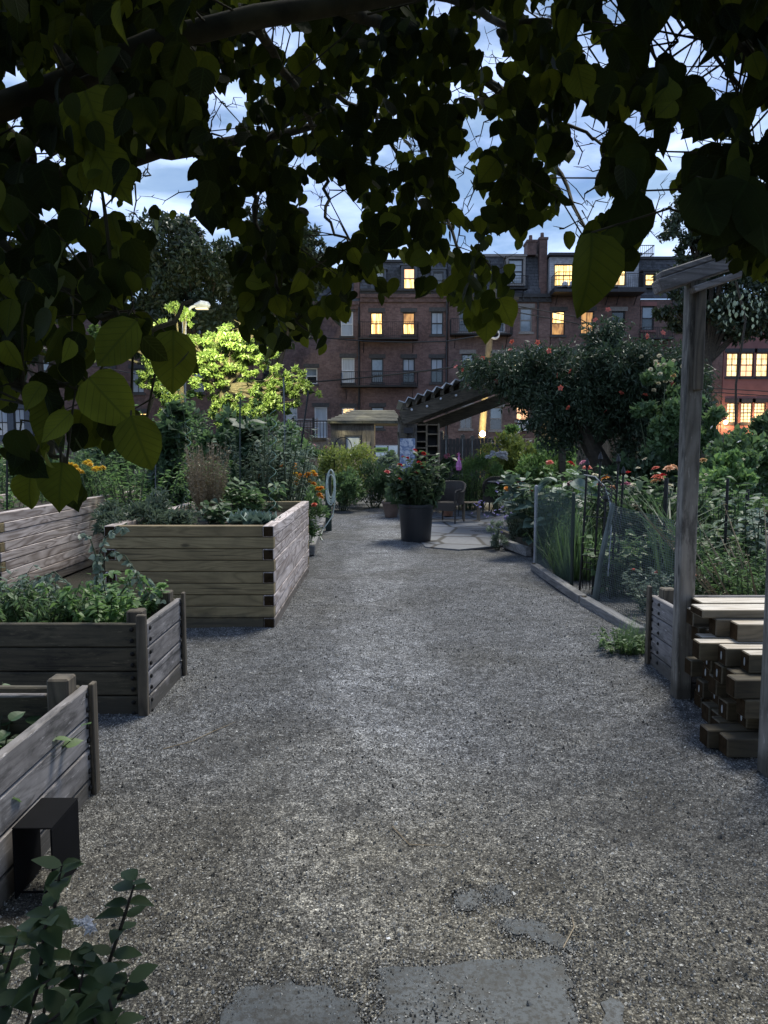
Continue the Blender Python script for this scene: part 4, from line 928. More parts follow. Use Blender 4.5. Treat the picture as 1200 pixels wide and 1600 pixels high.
# parked car behind the shelter
def car(cx, cy):
    root = thing('parked_car', 'dark grey car parked beyond the shed, seen nose-on through the gap', 'car', (cx, cy, 0))
    mcar = plain('car_paint', (.05,.065,.10), .25, .4, .1); w = .92
    prof = [(.28,-2.1),(.62,-2.2),(.98,-2.05),(1.08,-1.15),(1.62,-.45),(1.66,.9),(1.12,1.7),(.95,2.15),(.3,2.15)]
    mb = MB(); n = len(prof); rings = []
    for (sx, ins) in ((-w,.0),(-w*.96,.0),(w*.96,.0),(w,.0)):
        k_ = 1 if abs(sx) < w else .97
        rings.append([(cx+sx*(1 if z < 1.1 else .8), cy+y*k_, z*k_ if z > .5 else z) for z, y in prof])
    vs = sum(rings, []); fs = []
    for i in range(3):
        for j in range(n): fs.append((i*n+j, (i+1)*n+j, (i+1)*n+(j+1) % n, i*n+(j+1) % n))
    fs += [tuple(range(n)), tuple(range(3*n, 4*n))[::-1]]
    mb.add(vs, fs); mb.build('body', mcar, root, smooth=False)
    mb = MB(); mb.add([(cx-.74,cy-1.17,1.12),(cx+.74,cy-1.17,1.12),(cx+.64,cy-.52,1.60),(cx-.64,cy-.52,1.60)], [(0,1,2,3)]); o = mb.build('windshield', M['p_sky'], root)
    for s in (-1, 1):
        mb = MB(); mb.ball((cx+s*.66, cy-2.16, .78), .12, 10); mb.build('headlight', M['white'], root)
        for y in (-1.35, 1.35):
            mb = MB(); mb.tube([(cx+s*.72, cy+y, .32), (cx+s*.95, cy+y, .32)], .32, 16); wh = mb.build('wheel', M['black'], root); WL[wh.name] = WL[root.name]
            mb = MB(); mb.tube([(cx+s*.951, cy+y, .32), (cx+s*.965, cy+y, .32)], .19, 12); o = mb.build('rim', M['metal']); o.parent = wh
    mb = MB(); mb.box(cx-.6, cx+.6, cy-2.24, cy-2.2, .45, .58); mb.build('bumper', M['black'], root)
car(.15, 35.0)
mb = MB(); q0, q1 = at(586,707,22.5), at(606,699,22.5); mb.cbox(q0.x, q1.x, 22.5, 22.52, q0.z, q1.z, .003, mat=0)
random.seed(3)
for k in range(9):
    x = q0.x+.03+k*(q1.x-q0.x-.06)/9; mb.box(x, x+.016, 22.492, 22.499, q0.z+.04, q1.z-.05+random.uniform(-.02,.02), mat=1); mb.box(x, x+.03, 22.490, 22.4985, q0.z+.07, q0.z+.085, mat=1)
sg = thing('lime_banner', 'lime-green banner with dark lettering fixed between the shed and shelter', 'banner', (q0.x, 22.5, 0))
mb.build('sheet', [plain('lime_cloth', (.34,.50,.12), .7), M['dktrim']], sg)
mb = MB(); mb.tube([(q0.x, 22.54, 0), (q0.x, 22.54, q1.z+.05)], .02, 6); mb.tube([(q1.x, 22.54, 0), (q1.x, 22.54, q1.z+.05)], .02, 6); mb.build('stake', M['blackiron'], sg)
# fences
def board_fence(px0, px1, Y, ytop, label, mat, w=.12, gap=.01, rail=True, name='board_fence', ybot=None):
    a, b = at(px0,700,Y).x, at(px1,700,Y).x; zt = at(600,ytop,Y).z
    root = thing(name, label, 'fence', ((a+b)/2, Y, 0), 'board fences at the back')
    mb = MB(); x = a
    while x < b-w: mb.box(x, x+w-gap, Y, Y+.02, .03, zt+random.uniform(-.03,.02), r=random.random()); x += w
    mb.build('boards', M[mat], root)
    mb = MB(); mb.box(a, b, Y+.021, Y+.06, .4, .5); mb.box(a, b, Y+.021, Y+.06, zt-.3, zt-.2); mb.build('rail', M[mat], root)
    n = max(1, int((b-a)/2))
    for k in range(n+1): x = a+(b-a)*k/n; g = MB(); g.cbox(x-.05, x+.05, Y-.12, Y-.02, 0, zt+.18, .01); g.lathe([(.07,0),(.05,.05),(.0,.09)], 8, (x, Y-.07, zt+.18)); g.build('post', M[mat], root)
board_fence(690, 800, 25.0, 685, 'dark upright board fence behind the pink flowers', 'charboard')
board_fence(840, 885, 33, 645, 'tall yellowish board fence beside the window air conditioner', 'yellowwood', .18, .015)
board_fence(440, 512, 31, 694, 'grey board fence below the raised deck', 'shed')
board_fence(-160, 440, 38, 690, 'long grey board fence behind the far vegetables', 'shed', .14)
board_fence(885, 1330, 36, 678, 'long dark board fence behind the climbing shrubs', 'dark_z', .14)
pr = thing('porch_railing', 'white-capped porch railing below the air conditioner', 'railing', (at(838,690,34).x, 34, 0))
a_, b_ = at(790,690,34), at(873,690,34); zt = at(600,685,34).z
mb = MB(); mb.box(a_.x, b_.x, 33.95, 34.05, zt-.06, zt); mb.box(a_.x, b_.x, 33.97, 34.03, zt-.62, zt-.56)
mb.build('handrail', M['stone'], pr); mb = MB(); x = a_.x
while x < b_.x: mb.box(x, x+.03, 33.985, 34.015, zt-.56, zt-.061); x += .13
mb.box(a_.x, a_.x+.1, 33.94, 34.06, 0, zt+.1); mb.box(b_.x-.1, b_.x, 33.94, 34.06, 0, zt+.1); mb.build('balusters', M['stone'], pr)
# raised deck with bench
dk = thing('raised_deck', 'raised deck with black railing behind the marigolds', 'deck', (at(480,690,32).x, 32, 0))
a_, b_ = at(444,690,32), at(514,690,32); zf = at(600,684,32).z; zr_ = at(600,657,32).z
mb = MB(); mb.box(a_.x, b_.x, 32, 35, zf-.12, zf); mb.build('floor_boards', M['dark_x'], dk)
mb = MB(); mb.box(a_.x, b_.x, 32.1, 32.15, 0, zf-.121); mb.build('skirt', M['shed'], dk)
mb = MB(); mb.box(a_.x, b_.x, 32, 32.06, zr_-.05, zr_)
x = a_.x
while x < b_.x: mb.box(x, x+.025, 32.01, 32.04, zf, zr_-.05); x += .14
for px_ in (458, 490): q = at(px_,690,32); mb.box(q.x-.05, q.x+.05, 31.99, 32.07, zf, zr_+.12)
mb.build('railing', M['blackiron'], dk)
bn = thing('slatted_bench', 'pale slatted bench on the raised deck', 'bench', (at(475,680,32.6).x, 32.6, zf)); q = at(475,680,32.6)
mb = MB(); mb.box(q.x-.6, q.x+.6, 32.5, 32.95, zf+.38, zf+.42); mb.build('seat', M['stone'], bn)
mb = MB()
for k in range(4): mb.box(q.x-.6, q.x+.6, 32.96, 32.99, zf+.5+k*.1, zf+.55+k*.1)
mb.build('backrest', M['stone'], bn)
for s in (-.57, .53):
    for y in (32.5, 32.9): mb = MB(); mb.box(q.x+s, q.x+s+.04, y, y+.04, zf, zf+.379 if y < 32.6 else zf+.9); mb.build('leg', M['stone'], bn)
# leaning utility pole with the bright lamp
YP = 27.0
up_ = thing('utility_pole', 'leaning lamp-lit utility pole rising behind the corrugated roof', 'pole', at(749, 760, YP)*1.0)
up_.location.z = 0; WL[up_.name] = Vector((up_.location.x, up_.location.y, 0))
mb = MB(); mb.tube([Vector((up_.location.x, YP, 0)), at(752,690,YP), at(765,528,YP), at(773,430,YP)], [.14,.13,.115,.10], 12); mb.build('shaft', wood('pole_wood', (.16,.125,.07), (.32,.26,.15), 2, .8), up_)
mb = MB(); c = at(770,468,YP); mb.box(c.x-.9, c.x+.9, YP-.2, YP-.1, c.z-.05, c.z+.06)
mb.build('crossarm', M['beam'], up_)
mb = MB(); c = at(770,529,YP)
for k in range(3): mb.tube([c+Vector((.05+.16*cos(a*.4), -.16, .10+.15*sin(a*.4)+k*.03)) for a in range(17)], .012, 5)
mb.build('cable_coil', M['white'], up_)
lp = thing('flood_lamp', 'blazing yellow lamp fixed low on the utility pole', 'lamp', at(754,678,YP-1.1))
c = at(754,678,YP-1.1); mb = MB(); mb.ball(c, .10, 12); mb.build('bulb', M['bulb'], lp); mb = MB(); mb.tube([c+Vector((0,.08,.02)), c+Vector((-.02,1.0,.05))], .035, 8); mb.build('bracket', M['dktrim'], lp)
ld = bpy.data.lights.new('flood_light', 'POINT'); ld.energy = 170; ld.color = (1, .80, .42); ld.shadow_soft_size = .12
lo = bpy.data.objects.new('flood_light', ld); COL.objects.link(lo); lo.location = c+Vector((.05,-.3,.1))
# street lamp over the yellow-green tree
YL = 24.5
c = at(312, 478, YL); base = at(286, 760, YL)
stl = thing('street_lamp', 'grey cobra-head street lamp above the glowing green tree', 'street lamp', (base.x, YL, 0))
mb = MB(); b0 = Vector((base.x, YL, 0)); mb.tube([b0, Vector((at(288,500,YL).x, YL, at(288,500,YL).z)), at(291,488,YL), at(299,480,YL), at(308,477,YL)], [.09,.07,.06,.045,.045], 8); mb.build('mast', M['grey'], stl)
mb = MB(); mb.tube([at(304,477,YL), at(314,475,YL), at(324,477,YL), at(328,479,YL)], [.05,.12,.12,.05], 10); mb.build('lamp_head', M['metal'], stl)
mb = MB(); q = at(317,479,YL); mb.box(q.x-.22, q.x+.16, YL-.09, YL+.09, q.z-.09, q.z-.05); mb.build('lens', emit('street_lamp_lens', (1,.9,.6), .35, (1,.9,.6)), stl)
ld = bpy.data.lights.new('added_tree_spot', 'SPOT'); ld.energy = 1500; ld.color = (1, .92, .56); ld.shadow_soft_size = .2; ld.spot_size = R(105); ld.spot_blend = .6  # bare spot added ahead of the tree, apart from the lamp head
lo = bpy.data.objects.new('added_tree_spot', ld); COL.objects.link(lo); lo.location = at(330,484,19.4)
lo.rotation_euler = (at(345,575,22.6)-at(330,484,19.4)).to_track_quat('-Z','Y').to_euler()
# overhead cables
def cable(pts, rad, label):
    ps = [at(*p_) for p_ in pts]; out = []
    for i in range(len(ps)-1):
        for k in range(8): out.append(ps[i].lerp(ps[i+1], k/8))
    out.append(ps[-1]); mb = MB(); mb.tube(out, rad, 5); tag(mb.build('overhead_cable', M['cable']), label, 'cable', 'overhead cables')
cable([(240,560,40),(400,540,37),(500,527,34),(570,533,33),(640,535,31),(700,533,29),(742,526,27.2),(768,520,27)], .03, 'doubled black cable sagging across the second-floor windows to the pole')
cable([(330,590,40),(500,596,35),(560,591,33),(625,584,31),(702,575,29),(765,560,27)], .035, 'black cable running up past the first-floor windows to the pole')
cable([(765,470,27),(900,495,29),(1100,606,32),(1210,612,33)], .02, 'thin cable in front of the pinkish house, the upper of two')
cable([(765,480,27),(900,505,29),(1100,612,32),(1210,619,33)], .02, 'thin cable in front of the pinkish house, the lower of two')
cable([(90,566,46),(150,572,42),(240,590,40)], .025, 'short dark cable crossing the far brick house')

# ------------------------------------------------------------------ pots, chairs, table, hose
def pot(x, y, r0, r1, h, mat, label, rim=.02):
    root = thing('flower_pot', label, 'pot', (x, y, .012), 'pots on the gravel')
    mb = MB(); mb.lathe([(0,.0),(r0*.97,0),(r0,.01),(r0+(r1-r0)*.5,h*.5),(r1,h-.05),(r1+rim,h-.045),(r1+rim,h-.005),(r1+rim-.008,h),(r1-.012,h),(r1-.02,h-.08)], 40, (x,y,.014)); mb.build('shell', M[mat], root, smooth=False)
    mb = MB(); mb.lathe([(r1-.018,h-.07),(0.001,h-.05)], 24, (x,y,.014)); mb.build('potting_soil', M['soil'], root)
q = gr(651, 850); pot(q.x, q.y+.25, .235, .275, .60, 'potblack', 'large black plastic pot of red zinnias at the patio edge', .012); POT = (q.x, q.y+.25)
q = gr(611, 809); pot(q.x, q.y, .13, .19, .34, 'terracotta', 'smaller brown round-bellied pot of grassy plants behind the black pot', .02); POT2 = (q.x, q.y)
mw, t, p, o_ = mat_base('brown_wicker'); v = coords(t, (60,60,60)); ck = N(t, 'ShaderNodeTexChecker'); ck.inputs['Scale'].default_value = 1.0; t.links.new(v, ck.inputs['Vector'])
t.links.new(mixc(t, ck.outputs['Fac'], (.022,.017,.013), (.055,.043,.034)), p.inputs['Base Color']); p.inputs['Roughness'].default_value = .6; bump(t, p, ck.outputs['Fac'], .5, .004); M['wicker'] = mw
def tub_chair(x, y, rot, label, z=.032):
    root = thing('wicker_chair', label, 'chair', (x, y, z), 'wicker chairs on the patio'); root.rotation_euler.z = rot
    def pb(mb, name, mat=None):
        o = mb.build(name, M['wicker'] if mat is None else mat); o.parent = root; return o
    # seat faces -Y locally; curved shell sweeps from arm to arm
    mb = MB(); n = 20; vs = []; R0 = .30
    for i in range(n+1):
        a = -R(35)+R(250)*i/n
        x_, y_ = R0*1.02*cos(a), R0*sin(a)*1.0
        k = max(0, sin(a)); h = .60+.20*max(0, min(1, (sin(a)+.15)))**.7 if sin(a) > -.15 else .62-.04*(-sin(a))
        for (rr, zz) in ((1.0,.36),(1.06,h*.8),(1.14,h),(1.08,h+.012),(1.0,h),(.94,h*.8),(.92,.36)):
            vs.append((x_*rr, y_*rr, zz))
    m = 7; fs = [(i*m+j, (i+1)*m+j, (i+1)*m+(j+1) % m, i*m+(j+1) % m) for i in range(n) for j in range(m)] + [tuple(range(m)), tuple(range(n*m, n*m+m))[::-1]]
    mb.add(vs, fs); pb(mb, 'back_shell')
    mb = MB(); mb.lathe([(.001,.345),(.285,.345),(.285,.40),(.001,.41)], 24); mb.box(-.27,.27,-.30,0,.345,.395); pb(mb, 'seat')
    mb = MB(); mb.box(-.26,.26,-.31,-.29,.24,.345); pb(mb, 'apron')
    for (lx, ly) in ((-.25,-.28),(.25,-.28),(-.22,.22),(.22,.22)): mb = MB(); mb.tube([(lx,ly,.345),(lx*1.06,ly*1.06,0)], [.022,.016], 8); pb(mb, 'leg')
    for s in (-1, 1): mb = MB(); mb.tube([(s*.25,-.28,.38),(s*.27,-.30,.60),(s*.26,-.25,.635),(s*.30,-.1,.65)], .018, 8); pb(mb, 'arm')
q = gr(706, 820); tub_chair(q.x-.04, q.y+.3, R(-28), 'dark wicker armchair beside the black pot, facing the path')
q = gr(783, 806); tub_chair(q.x, q.y+.6, R(-20), 'high round-backed wicker chair behind the bistro table')
q = gr(783, 805); qt = at(781, 756, q.y)
tb = thing('bistro_table', 'small round bistro table with a pale top', 'table', (qt.x, q.y, .048))
mb = MB(); mb.lathe([(.001,.0),(.26,.0),(.27,.012),(.26,.024),(.001,.025)], 28, (qt.x, q.y, .74)); mb.build('table_top', M['stone'], tb)
for k in range(3): a_ = 2*pi*k/3+.4; mb = MB(); mb.tube([(qt.x+.04*cos(a_), q.y+.04*sin(a_), .74), (qt.x+.06*cos(a_), q.y+.06*sin(a_), .4), (qt.x+.22*cos(a_), q.y+.22*sin(a_), .05)], .011, 6); mb.build('leg', M['blackiron'], tb)
# side table of slats near chair
q = gr(735, 818); st = thing('slatted_stool', 'low slatted wooden stool beside the dark wicker armchair', 'stool', (q.x+.05, q.y+.15, .048))
mb = MB(); 
for k in range(4): mb.cbox(q.x-.13, q.x+.2, q.y+.02+k*.08, q.y+.08+k*.08, .40, .42, .003)
mb.build('seat', M['shelf'], st)
for (dx, dy) in ((-.12,.03),(.18,.03),(-.12,.30),(.18,.30)): mb = MB(); mb.cbox(q.x+dx-.015, q.x+dx+.015, q.y+dy-.015, q.y+dy+.015, .048, .399, .002); mb.build('leg', M['shelf'], st)
# red-brown bucket by chair
q = gr(700, 810); mb = MB(); mb.lathe([(0,0),(.11,0),(.13,.2),(.135,.21),(.12,.21),(.1,.02)], 18, (q.x, q.y+.1, .046)); tag(mb.build('clay_bucket', plain('rust_clay', (.20,.09,.05), .7)), 'small rusty clay bucket on the flagstones behind the wicker armchair', 'bucket')
# hose hanger with coiled hose
c = at(516, 760, 13.2); hs = thing('hose_stand', 'coiled pale garden hose hanging on a short green stand beside the path', 'hose', (c.x, 13.2, 0))
mb = MB(); mb.box(c.x-.09, c.x+.02, 13.2, 13.26, 0, 1.05); mb.build('stand', M['greenpost'], hs)
mb = MB()
for k in range(6):
    rx = .065+.012*(k % 3); rz = .24+.025*(k % 4); cz = c.z+.05-.02*k
    mb.tube([(c.x+.02+rx*cos(2*pi*a/26)*.9, 13.1-.015*k+.04*sin(2*pi*a/26), cz+rz*sin(2*pi*a/26)) for a in range(27)], .011, 6)
mb.tube([(c.x+.1,13.1,c.z-.2),(c.x+.05,13.1,.3),(c.x-.12,13,.06),(c.x-.1,12.2,.035),(c.x-.02,11.7,.03)], .011, 6)
mb.build('coiled_hose', M['hose'], hs)
# spiral plant supports in the tall bed
def spiral(px_, py0, py1, D, label):
    p0, p1 = at(px_, py1, D), at(px_+2, py0, D); mb = MB(); n = 70
    mb.tube([p0.lerp(p1, k/n)+Vector((.035*cos(k*.62), .035*sin(k*.62), 0)) for k in range(n+1)], .0032, 5)
    tag(mb.build('spiral_support', plain('green_spiral', (.16,.26,.20), .4)), label, 'plant support', 'spiral plant supports')
spiral(425, 640, 812, 7.4, 'pale green spiral plant support nearer the cabbage corner of the tall bed')
spiral(292, 655, 790, 8.6, 'green spiral plant support half hidden in bean leaves')
def stake(px_, y0, y1, D, rad, mat, label, lean=0):
    a_, b_ = at(px_, y1, D), at(px_+lean, y0, D); mb = MB(); mb.tube([a_, b_], rad, 6); tag(mb.build('garden_stake', M[mat], None), label, 'stake', 'garden stakes')
stake(447, 590, 800, 9.3, .010, 'stakegrey', 'tall grey metal stake rising above the feathery plants', -4)
stake(375, 620, 800, 9.0, .011, 'greenpost', 'dark thin stake among the big-leaved plants', 0)
stake(243, 675, 800, 9.2, .008, 'stakegrey', 'short grey stake beside the bean tower', 0)
stake(470, 610, 700, 11, .014, 'blackiron', 'slanting black stake in front of the raised deck', 12)
stake(11, 690, 830, 9, .012, 'blackiron', 'thin black stake by the clipped weeds at the picture edge', 0)
# round iron wheel-like arch in the shrubs
mb = MB(); c = at(536, 700, 19.4); mb.tube([c+Vector((.23*cos(a_*pi/14), 0, .28*sin(a_*pi/14))) for a_ in range(15)]+[c+Vector((-.23,0,-.6))], .012, 5); mb.tube([c+Vector((.23,0,0)), c+Vector((.23,0,-.7))], .012, 5)
tag(mb.build('garden_hoop', M['blackiron']), 'thin dark hoop arch standing in the yellow-green shrub', 'garden hoop')
# pink glass float and blue-grey column near the pink flowers
c = at(717, 728, 16.0); og = thing('pink_ornament', 'pink glass teardrop ornament on a thin rod', 'ornament', (c.x, 16, 0))
mb = MB(); mb.lathe([(.001,-.11),(.05,-.09),(.07,-.02),(.055,.06),(.022,.14),(.012,.25),(.0015,.3)], 16, tuple(c)); mb.build('glass', plain('pink_glass', (.55,.16,.42), .2), og)
mb = MB(); mb.tube([(c.x,16,0),(c.x,16,c.z-.1)], .008, 6); mb.build('rod', M['blackiron'], og)
for px_, py_, lab in ((697,683,'closest to the open shelf'), (723,683,'between the other two'), (738,685,'next to the utility pole')):
    c = at(px_, py_, 19); bb = thing('pole_birdhouse', 'small pale finial box on a pole, ' + lab, 'ornament', (c.x, 19, 0), 'pale boxes on poles')
    mb = MB(); mb.box(c.x-.05, c.x+.05, 18.95, 19.05, c.z-.05, c.z+.02); mb.add([(c.x-.07,18.93,c.z+.02),(c.x+.07,18.93,c.z+.02),(c.x+.07,19.07,c.z+.02),(c.x-.07,19.07,c.z+.02),(c.x,18.93,c.z+.08),(c.x,19.07,c.z+.08)], [(0,1,4),(2,3,5),(0,4,5,3),(1,2,5,4)]); mb.build('box', M['stone'], bb)
    mb = MB(); mb.tube([(c.x,19,0),(c.x,19,c.z-.05)], .015, 6); mb.build('pole', M['grey'], bb)
c = at(1120, 900, 5.2)
# ------------------------------------------------------------------ plants
L = {}
L['dark'] = leafmat('dark_leaf', (0.033,0.060,0.030), (0.068,0.117,0.053), (0.112,0.165,0.075))
L['mid'] = leafmat('mid_leaf', (0.060,0.105,0.044), (0.111,0.187,0.071), (0.187,0.272,0.111))
L['fresh'] = leafmat('fresh_leaf', (0.085,0.155,0.050), (0.155,0.264,0.085), (0.232,0.357,0.124))
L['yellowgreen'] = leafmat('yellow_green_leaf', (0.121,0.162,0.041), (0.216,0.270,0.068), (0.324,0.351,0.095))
L['grey'] = leafmat('grey_green_leaf', (0.088,0.128,0.096), (0.176,0.232,0.176), (0.304,0.368,0.288))
L['pot'] = leafmat('zinnia_leaf', (.030,.055,.024), (.065,.105,.045), (.13,.18,.09))
L['sage'] = leafmat('sage_leaf', (.045,.068,.042), (.085,.118,.075), (.16,.20,.14))
L['blue'] = leafmat('blue_green_leaf', (.06,.10,.08), (.12,.18,.14), (.24,.33,.26), trans=.15)
L['tan'] = leafmat('dry_straw', (.16,.12,.07), (.30,.23,.14), (.40,.33,.21), trans=.1)
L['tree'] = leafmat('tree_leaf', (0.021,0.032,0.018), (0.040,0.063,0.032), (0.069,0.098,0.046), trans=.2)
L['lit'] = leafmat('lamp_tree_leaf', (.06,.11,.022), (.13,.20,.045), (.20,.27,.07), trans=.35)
L['vine'] = leafmat('vine_leaf', (0.020,0.039,0.020), (0.042,0.072,0.035), (0.094,0.132,0.072), trans=.2)
L['near'] = leafmat('heart_leaf', (.010,.016,.006), (.018,.030,.008), trans=.30, rough=.6, tcol=(.07,.09,.008), spec=.12, veins=True, stops=[(0,(.008,.013,.005)),(.62,(.018,.028,.008)),(.82,(.06,.080,.012)),(1,(.30,.34,.035))])  # palest stop carries the warm light falling on the brightest leaves
L['shrub'] = leafmat('low_shrub_leaf', (.030,.052,.022), (.048,.076,.026), (.078,.115,.045), trans=.2, rough=.55, spec=.2, veins='soft')
M['stem'] = plain('green_stem', (.05,.07,.03), .7)
M['bark'] = plain('bark', (.045,.036,.026), .9, var=.45, sc_=14)
M['bark2'] = plain('mossy_bark', (.060,.052,.028), .9, var=.5, sc_=22)
M['twig'] = plain('twig', (.030,.022,.014), .85)
FC = {}
def fmat(n, c): FC[n] = leafmat(n+'_petal', tuple(x*.75 for x in c), c, tuple(min(1, x*1.2) for x in c), trans=.25); return FC[n]
fmat('brick', (.50,.11,.075)); fmat('orange', (.80,.30,.03)); fmat('yellow', (.85,.50,.05)); fmat('red', (.50,.02,.025)); fmat('coral', (.75,.16,.10)); fmat('pink', (.75,.25,.36))
fmat('cream', (.80,.72,.48)); fmat('white', (.75,.75,.78)); fmat('violet', (.30,.27,.62)); fmat('maroon', (.14,.012,.04)); fmat('peach', (.85,.42,.22)); fmat('pale', (.45,.50,.38))
FM = {}
def flower_mesh(kind, col, size):
    key = (kind, col, round(size, 3))
    if key in FM: return FM[key]
    if kind == 'zinnia': n, rings = 14, ((0, 1.0, .05), (.33, .78, .35), (.6, .5, .8))
    elif kind == 'puff': n, rings = 11, ((0, .9, -.1), (.3, .9, .45), (.6, .75, 1.0), (.4, .5, 1.5))
    elif kind == 'trumpet': n, rings = 5, ((0, 1.0, .2),)
    elif kind == 'ball': n, rings = 16, ((0, 1, -.9), (.3, 1, -.3), (.6, 1, .2), (.9, 1, .7), (.2, .9, 1.2), (.1, .9, 1.6))
    else: n, rings = 6, ((0, 1.0, .25), (.5, .7, .7))
    P, T, Nn, Ls = [], [], [], []
    for off, rad, el in rings:
        for k in range(n):
            a = 2*pi*(k+off)/n
            d = (cos(a)*cos(el), sin(a)*cos(el), sin(el)); P.append((0, 0, .0)); T.append(d); Nn.append((-cos(a)*sin(el), -sin(a)*sin(el), cos(el)+.2)); Ls.append(size*rad)
    if kind == 'ball': Ls = [size*.9]*len(Ls)
    o = leaf_mesh('flower', np.array(P, float), np.array(T, float), np.array(Nn, float), np.array(Ls), OVATE if kind != 'trumpet' else HEART, FC[col], None)
    me = o.data
    bpy.data.objects.remove(o); FM[key] = me; return me
def put_flower(parent, me, loc, rot=(0,0,0), name='flower'):
    o = bpy.data.objects.new(name, me); COL.objects.link(o); o.parent = parent
    o.location = Vector(loc)-WL[parent.name]; o.rotation_euler = rot; return o
def bush(name, label, cat, c, rx, ry, h, n, leaf, mat, shape=DIAMOND, z0=0.0, group=None, flowers=(), stems=14, K=None, spread=.34, upw=.35, zc=.55, low=.1, droop=0.0, nw=.5, spikes=0, root=None):
    root = root or thing(name, label, cat, (c[0], c[1], z0), group)
    K = K or int(10+n/180)
    # lumps through the crown volume
    cs = ball_pts(K)*np.array([rx*.78, ry*.78, h*.42]); rr = rng.uniform(.6, 1.25, K)*spread*min(rx, ry, h*.75)
    cs[:, 2] += h*zc; cs[:, 2] = np.clip(cs[:, 2], h*low, None)
    idx = rng.integers(0, K, n); g = unit(rng.normal(size=(n, 3)))*(rng.random((n, 1))**.5)
    P = cs[idx]+g*rr[idx][:, None]*np.array([1, 1, .85])
    keep = P[:, 2] > .015; P = P[keep]; g = g[keep]; n = len(P)
    P += np.array([c[0], c[1], z0])
    out = P-np.array([c[0], c[1], z0+h*.35])
    T = unit(out)*.55+rng.normal(size=(n, 3))*.55+np.array([0, 0, upw-droop])
    Nn = g*.6+rng.normal(size=(n, 3))*nw+np.array([0, 0, .8])
    leaf_mesh('foliage', P, T, Nn, leaf*rng.uniform(.6, 1.25, n), shape, mat, root)
    mb = MB()
    for k in range(min(stems, K)):
        e = cs[k]+np.array([c[0], c[1], z0]); b = Vector((c[0]+(e[0]-c[0])*.15+random.uniform(-.03,.03), c[1]+(e[1]-c[1])*.15, z0-.02)); E = Vector(e); m_ = b.lerp(E, .5)+Vector((random.uniform(-.1,.1)*rx, random.uniform(-.1,.1)*rx, h*.06))
        mb.tube([b, m_, E], [max(.004, h*.010), max(.003, h*.007), .002], 5)
    if stems: mb.build('stem', M['stem'], root)
    for (kind, col, size, cnt, zlo, zhi) in flowers:
        me = flower_mesh(kind, col, size)
        for k in range(cnt):
            a = random.uniform(0, 2*pi); q = random.random()**.5
            x, y = c[0]+rx*.9*q*cos(a), c[1]+ry*.9*q*sin(a); z = z0+h*random.uniform(zlo, zhi)
            put_flower(root, me, (x, y, z), (random.uniform(-.6,.9), random.uniform(-.5,.5), random.uniform(0, 6)))
            if zhi > 1.0 and z > z0+h*.9:
                pass
    return root
def pb(name, label, cat, px, py, wpx, D, n, leaf, mat, shape=DIAMOND, z0=0.0, dz=0, **kw):
    q = at(px, py, D); rx = wpx/F*D/2; h = q.z-z0
    ry = kw.pop('ry', rx*.8); return bush(name, label, cat, (q.x, D), rx, ry, h/1.0, n, leaf, mat, shape, z0, **kw)
def blades(name, label, cat, c, r, h, n, mat, width=1.0, z0=0.0, group=None, bend=.5, root=None, part='blades'):
    root = root or thing(name, label, cat, (c[0], c[1], z0), group)
    a = rng.uniform(0, 2*pi, n); q = rng.random(n)**.5*r
    P = np.stack([c[0]+q*np.cos(a)*.6, c[1]+q*np.sin(a)*.6, np.full(n, z0)], 1)
    lean = rng.uniform(.05, bend, n); T = np.stack([np.cos(a)*lean+rng.normal(size=n)*.12, np.sin(a)*lean+rng.normal(size=n)*.12, np.ones(n)], 1)
    Nn = -np.stack([np.cos(a), np.sin(a), -lean], 1)
    sh = (BLADE[0]*np.array([1, width, 1.0]), BLADE[1]); sh[0][:, 2] *= 1.6
    leaf_mesh(part, P, T, -Nn, h*rng.uniform(.55, 1.15, n), sh, mat, root); return root
def stalks(root, c, r, h, n, nleaf, leaf, mat, shape, z0=0, lean=.25, stem='stem', part='foliage', droop=.2, flower=None, smat=None, curve=.15):
    # upright leafy stalks: leaves attached along each stalk
    mb = MB(); P, T, Nn = [], [], []; tips = []
    for k in range(n):
        a = random.uniform(0, 2*pi); q = random.random()**.5*r; hh = h*random.uniform(.65, 1.05)
        b = Vector((c[0]+q*cos(a)*.5, c[1]+q*sin(a)*.5, z0)); d = Vector((cos(a)*lean*q/r*hh+random.gauss(0,.04)*hh, sin(a)*lean*q/r*hh+random.gauss(0,.04)*hh, hh))
        m_ = b+d*.5+Vector((random.gauss(0,1), random.gauss(0,1), 0))*curve*hh*.2; e = b+d
        pts = [b.lerp(m_, u*2) if u < .5 else m_.lerp(e, u*2-1) for u in (0,.25,.5,.75,1)]
        mb.tube(pts, [.006*h+.002]*3+[.004*h+.001, .001], 4, cap=False); tips.append(e)
        for j in range(nleaf):
            u = random.uniform(.15, 1); s = b.lerp(m_, u*2) if u < .5 else m_.lerp(e, u*2-1); an = j*2.4+random.random()
            P.append(tuple(s)); T.append((cos(an), sin(an), random.uniform(-.2,.7)-droop)); Nn.append((-cos(an)*.3, -sin(an)*.3, 1))
    mb.build(stem, smat or M['stem'], root)
    if P: leaf_mesh(part, np.array(P), np.array(T)+rng.normal(size=(len(P), 3))*.15, np.array(Nn)+rng.normal(size=(len(P), 3))*.25, leaf*rng.uniform(.6,1.2,len(P)), shape, mat, root)
    if flower:
        kind, col, size, fr = flower; me = flower_mesh(kind, col, size)
        for e in tips:
            if random.random() < fr: put_flower(root, me, e, (random.uniform(-.5,.7), random.uniform(-.5,.5), random.uniform(0,6)))
    return tips
G1 = 'shrubs at the back of the garden'
G2 = 'plants growing in the raised beds'
G3 = 'flower clumps beside the path'
